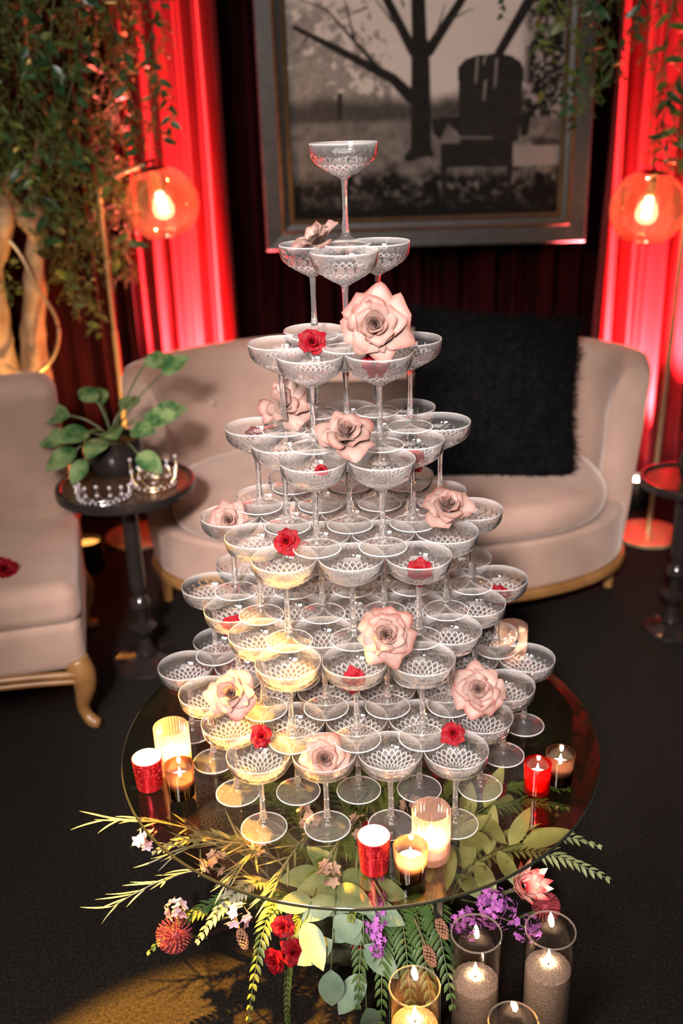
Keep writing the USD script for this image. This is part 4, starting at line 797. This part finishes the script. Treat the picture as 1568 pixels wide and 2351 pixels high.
# ------------------------------------------------------------------ hanging greenery and driftwood
G_VL, G_VR = 'leafy vines hanging at the upper left', 'leafy vines hanging at the upper right'
def vine_proto(name, label, group, L, leafL, leafW, mat, n, seed, M):
    r = np.random.default_rng(seed); t = thing(name, label, 'vine', M, group)
    path = spline([(0, 0, 0)] + [(.05 * r.normal(), .04 * r.normal(), -L * k / 4) for k in range(1, 5)], 24); cs = CubicSpline(np.linspace(0, 1, 24), path)
    part(t, 'stem', tube(path, np.linspace(.003, .0012, 24), 6), GSTEM, smooth=True)
    for k in range(n):
        q = .05 + .95 * k / (n - 1); p, tg = cs(q), cs(q, 1); tg /= np.linalg.norm(tg); ph = k * 2.3 + r.normal(0, .4); d = np.array([math.cos(ph), math.sin(ph), -.35 + r.normal(0, .35)])
        Ml = np.eye(4); Ml[:3, :3] = orient(d, np.array([.1, -.75, .5]) + r.normal(0, .35, 3)); Ml[:3, 3] = p
        l = leafL * r.uniform(.7, 1.15); part(t, 'leaf', xf(leaf_mesh(l, leafW * r.uniform(.8, 1.1), .15, r.uniform(.0, .35), 8, .8), Ml), mat, smooth=True)
    return t
def plume_proto(name, label, group, L, R, mat, seed, M, dens=420):
    """airy needle-leaved hanging plume"""
    r = np.random.default_rng(seed); t = thing(name, label, 'greenery', M, group)
    path = spline([(0, 0, 0)] + [(.04 * r.normal(), .03 * r.normal(), -L * k / 4) for k in range(1, 5)], 20); cs = CubicSpline(np.linspace(0, 1, 20), path)
    part(t, 'stem', tube(path, np.linspace(.0025, .001, 20), 6), GSTEM, smooth=True); tw, ls = [], []
    for k in range(34):
        q = r.uniform(.03, 1); p = cs(q); ph = r.uniform(0, 2 * PI); d = np.array([math.cos(ph), math.sin(ph) * .8, -.7 + r.normal(0, .2)]); l = R * r.uniform(.6, 1.25) * (1 - .4 * q)
        tip = p + d * l + [0, 0, -.25 * l]; tp = spline([p, p + d * l * .5, tip], 6); tw.append(tube(tp, .0008, 4, caps=False))
        for j in range(dens // 34):
            o = CubicSpline(np.linspace(0, 1, 6), tp)(r.random()); M2 = np.eye(4); M2[:3, :3] = orient(r.normal(0, 1, 3) + d * .8, np.array([0, -.7, .7])); M2[:3, 3] = o; ls.append(xf(leaf_mesh(.022 * r.uniform(.6, 1.3), .006, .2, .1, 4), M2))
    part(t, 'twigs', cat(tw), GSTEM, smooth=True, kind='stuff'); part(t, 'needles', cat(ls), mat, smooth=True, kind='stuff'); return t
W1 = ['first', 'second', 'third', 'fourth', 'fifth', 'sixth', 'seventh', 'eighth', 'ninth', 'tenth', 'eleventh', 'twelfth', 'thirteenth', 'fourteenth', 'fifteenth', 'sixteenth', 'seventeenth', 'eighteenth']
left = [(-.56, 1.72, 2.05, .55, 0), (-.64, 1.78, 2.10, .50, 1), (-.70, 1.70, 2.05, .58, 0), (-.76, 1.96, 2.10, .75, 1), (-.82, 1.66, 2.05, .62, 0), (-.86, 1.80, 2.08, 1.0, 1), (-.90, 1.62, 2.02, .60, 0), (-.95, 1.84, 2.10, 1.05, 1),
        (-.99, 1.70, 2.05, .80, 0), (-1.03, 1.60, 2.0, .62, 1), (-1.07, 1.82, 2.10, .95, 0), (-1.12, 1.70, 2.05, .70, 1), (-1.17, 1.62, 2.0, .80, 0), (-.92, 1.78, 1.62, .75, 1)]
vp = {}
for k, (x, y, z, s, kind) in enumerate(left):
    lab = f'{"dark" if kind == 0 else "olive"} leafy vine hanging at the upper left, {W1[k]} from the picture'; M = mat4((x, y, z), rz=k * 77, scale=s)
    if ('l', kind) in vp: copy_of(vp[('l', kind)], M, lab)
    else: vp[('l', kind)] = vine_proto('hanging_vine', lab, G_VL, 1., .085 if kind == 0 else .075, .036 if kind == 0 else .028, GREEN_D if kind == 0 else GREEN_O, 34, 21 + kind, M)
lpl = [(-.68, 1.88, 2.1, 1.0), (-.90, 1.9, 2.1, 1.3), (-1.10, 1.9, 2.1, 1.3), (-1.2, 1.8, 1.7, 1.1), (-.78, 1.92, 2.1, 1.3), (-1.0, 1.92, 1.8, 1.2), (-.60, 1.80, 2.1, .6), (-.72, 1.78, 2.05, .85), (-.84, 1.96, 1.75, 1.15), (-.86, 1.72, 2.0, 1.0), (-.93, 1.80, 1.55, .95), (-.98, 1.74, 2.05, 1.2), (-1.06, 1.80, 1.6, .7), (-1.13, 1.72, 2.0, 1.0), (-.86, 1.96, 1.55, .75), (-.90, 1.86, 1.25, .55), (-.80, 1.98, 1.32, .5), (-1.02, 1.66, 2.0, .8)]
for k, (x, y, z, s) in enumerate(lpl):
    lab = f'airy needle-leaved green plume at the upper left, {W1[k]} from the picture'; M = mat4((x, y, z), rz=k * 61, scale=s)
    if 'pl' in vp: copy_of(vp['pl'], M, lab)
    else: vp['pl'] = plume_proto('asparagus_plume', lab, 'airy plumes hanging at the upper left', .62, .13, GREEN_O, 5, M)
right = [(.47, 1.62, 2.06, .25, 0), (.66, 1.60, 2.05, .44, 1), (.72, 1.66, 2.02, .52, 0), (.78, 1.58, 2.04, .42, 0), (.62, 1.68, 2.02, .34, 1), (.86, 1.62, 2.02, .38, 0), (.92, 1.66, 2.04, .30, 0), (1.02, 1.60, 2.04, .60, 0), (1.07, 1.62, 2.06, .98, 1)]
for k, (x, y, z, s, kind) in enumerate(right):
    lab = f'{"dark" if kind == 0 else "olive"} leafy vine hanging at the upper right, {W1[k]} from the tower'; M = mat4((x, y, z), rz=k * 83 + 20, scale=s)
    copy_of(vp[('l', kind)], M, lab, group=G_VR) if s > .5 else None
    if s <= .5:
        if ('r', kind) in vp: copy_of(vp[('r', kind)], mat4((x, y, z), rz=k * 83 + 20, scale=s / .45), lab)
        else: vp[('r', kind)] = vine_proto('hanging_vine', lab, G_VR, .45, .058, .026, GREEN_D if kind == 0 else GREEN_O, 20, 31 + kind, mat4((x, y, z), rz=k * 83 + 20, scale=s / .45))
for k, (x, y, z, s) in enumerate([(.74, 1.64, 2.02, .75), (.82, 1.66, 2.02, .62), (.96, 1.68, 2.05, .62), (1.06, 1.70, 2.05, 1.1), (1.10, 1.64, 1.62, .7), (.64, 1.66, 2.05, .5)]):
    copy_of(vp['pl'], mat4((x, y, z), rz=k * 61 + 15, scale=s), f'airy needle-leaved green plume at the upper right, {W1[k]} of six from the tower', group='airy plumes hanging at the upper right')
rafter = thing('greenery_pole', 'dark overhead pole from which the greenery hangs', 'pole')
part(rafter, 'bar', tube([(-3.1, 1.72, 2.14), (3.1, 1.62, 2.14)], .02, 10), BLACK, smooth=True)

def log(name, label, ctrl, rad, seed, extra=()):
    t = thing(name, label, 'driftwood')
    def limb(c, r):
        p = spline(c, 46); rr = np.interp(np.linspace(0, 1, 46), np.linspace(0, 1, len(r)), r); m = tube(p, rr, 22); v = m.vertices.copy(); cl = p[np.argmin(np.linalg.norm(v[:, None] - p[None], axis=2), axis=1)]
        d = v - cl; n1 = meshkit.fbm(v * [26, 26, 6], 4, seed) - .5; return trimesh.Trimesh(cl + d * (1 + 1.1 * n1[:, None]), m.faces, process=False)
    part(t, 'trunk', limb(ctrl, rad), BARK, smooth=60)
    for c, r in extra: part(t, 'branch', limb(c, r), BARK, smooth=60)
log('driftwood', 'pale upright driftwood trunk lit orange behind the armchair', [(-1.17, 1.9, 0), (-1.175, 1.9, .4), (-1.17, 1.9, .75), (-1.135, 1.9, 1.0), (-1.10, 1.9, 1.18), (-1.082, 1.9, 1.30)], [.09, .07, .062, .05, .042, .022], 4,
    [([(-1.10, 1.9, 1.18), (-1.13, 1.86, 1.27), (-1.165, 1.84, 1.36), (-1.12, 1.82, 1.40), (-1.02, 1.80, 1.43)], [.03, .026, .022, .02, .012]), ([(-1.08, 1.86, 1.36), (-1.045, 1.84, 1.44), (-1.02, 1.84, 1.53)], [.02, .016, .008])])
log('driftwood', 'second pale driftwood trunk at the far left edge', [(-1.33, 1.86, 0), (-1.30, 1.86, .5), (-1.275, 1.86, .9), (-1.25, 1.84, 1.12), (-1.20, 1.82, 1.20), (-1.27, 1.82, 1.42)], [.09, .075, .06, .055, .045, .03], 9)
cord = thing('gold_cord', 'thin gold cord looping around the driftwood trunk', 'cord')
part(cord, 'cord', tube(spline([(-1.30, 1.80, 1.20), (-1.20, 1.81, 1.215), (-1.13, 1.81, 1.13), (-1.09, 1.81, 1.02), (-1.045, 1.82, .92), (-1.06, 1.82, .80), (-1.13, 1.82, .725), (-1.25, 1.80, .76)], 60), .0065, 8), BRASS, smooth=True)
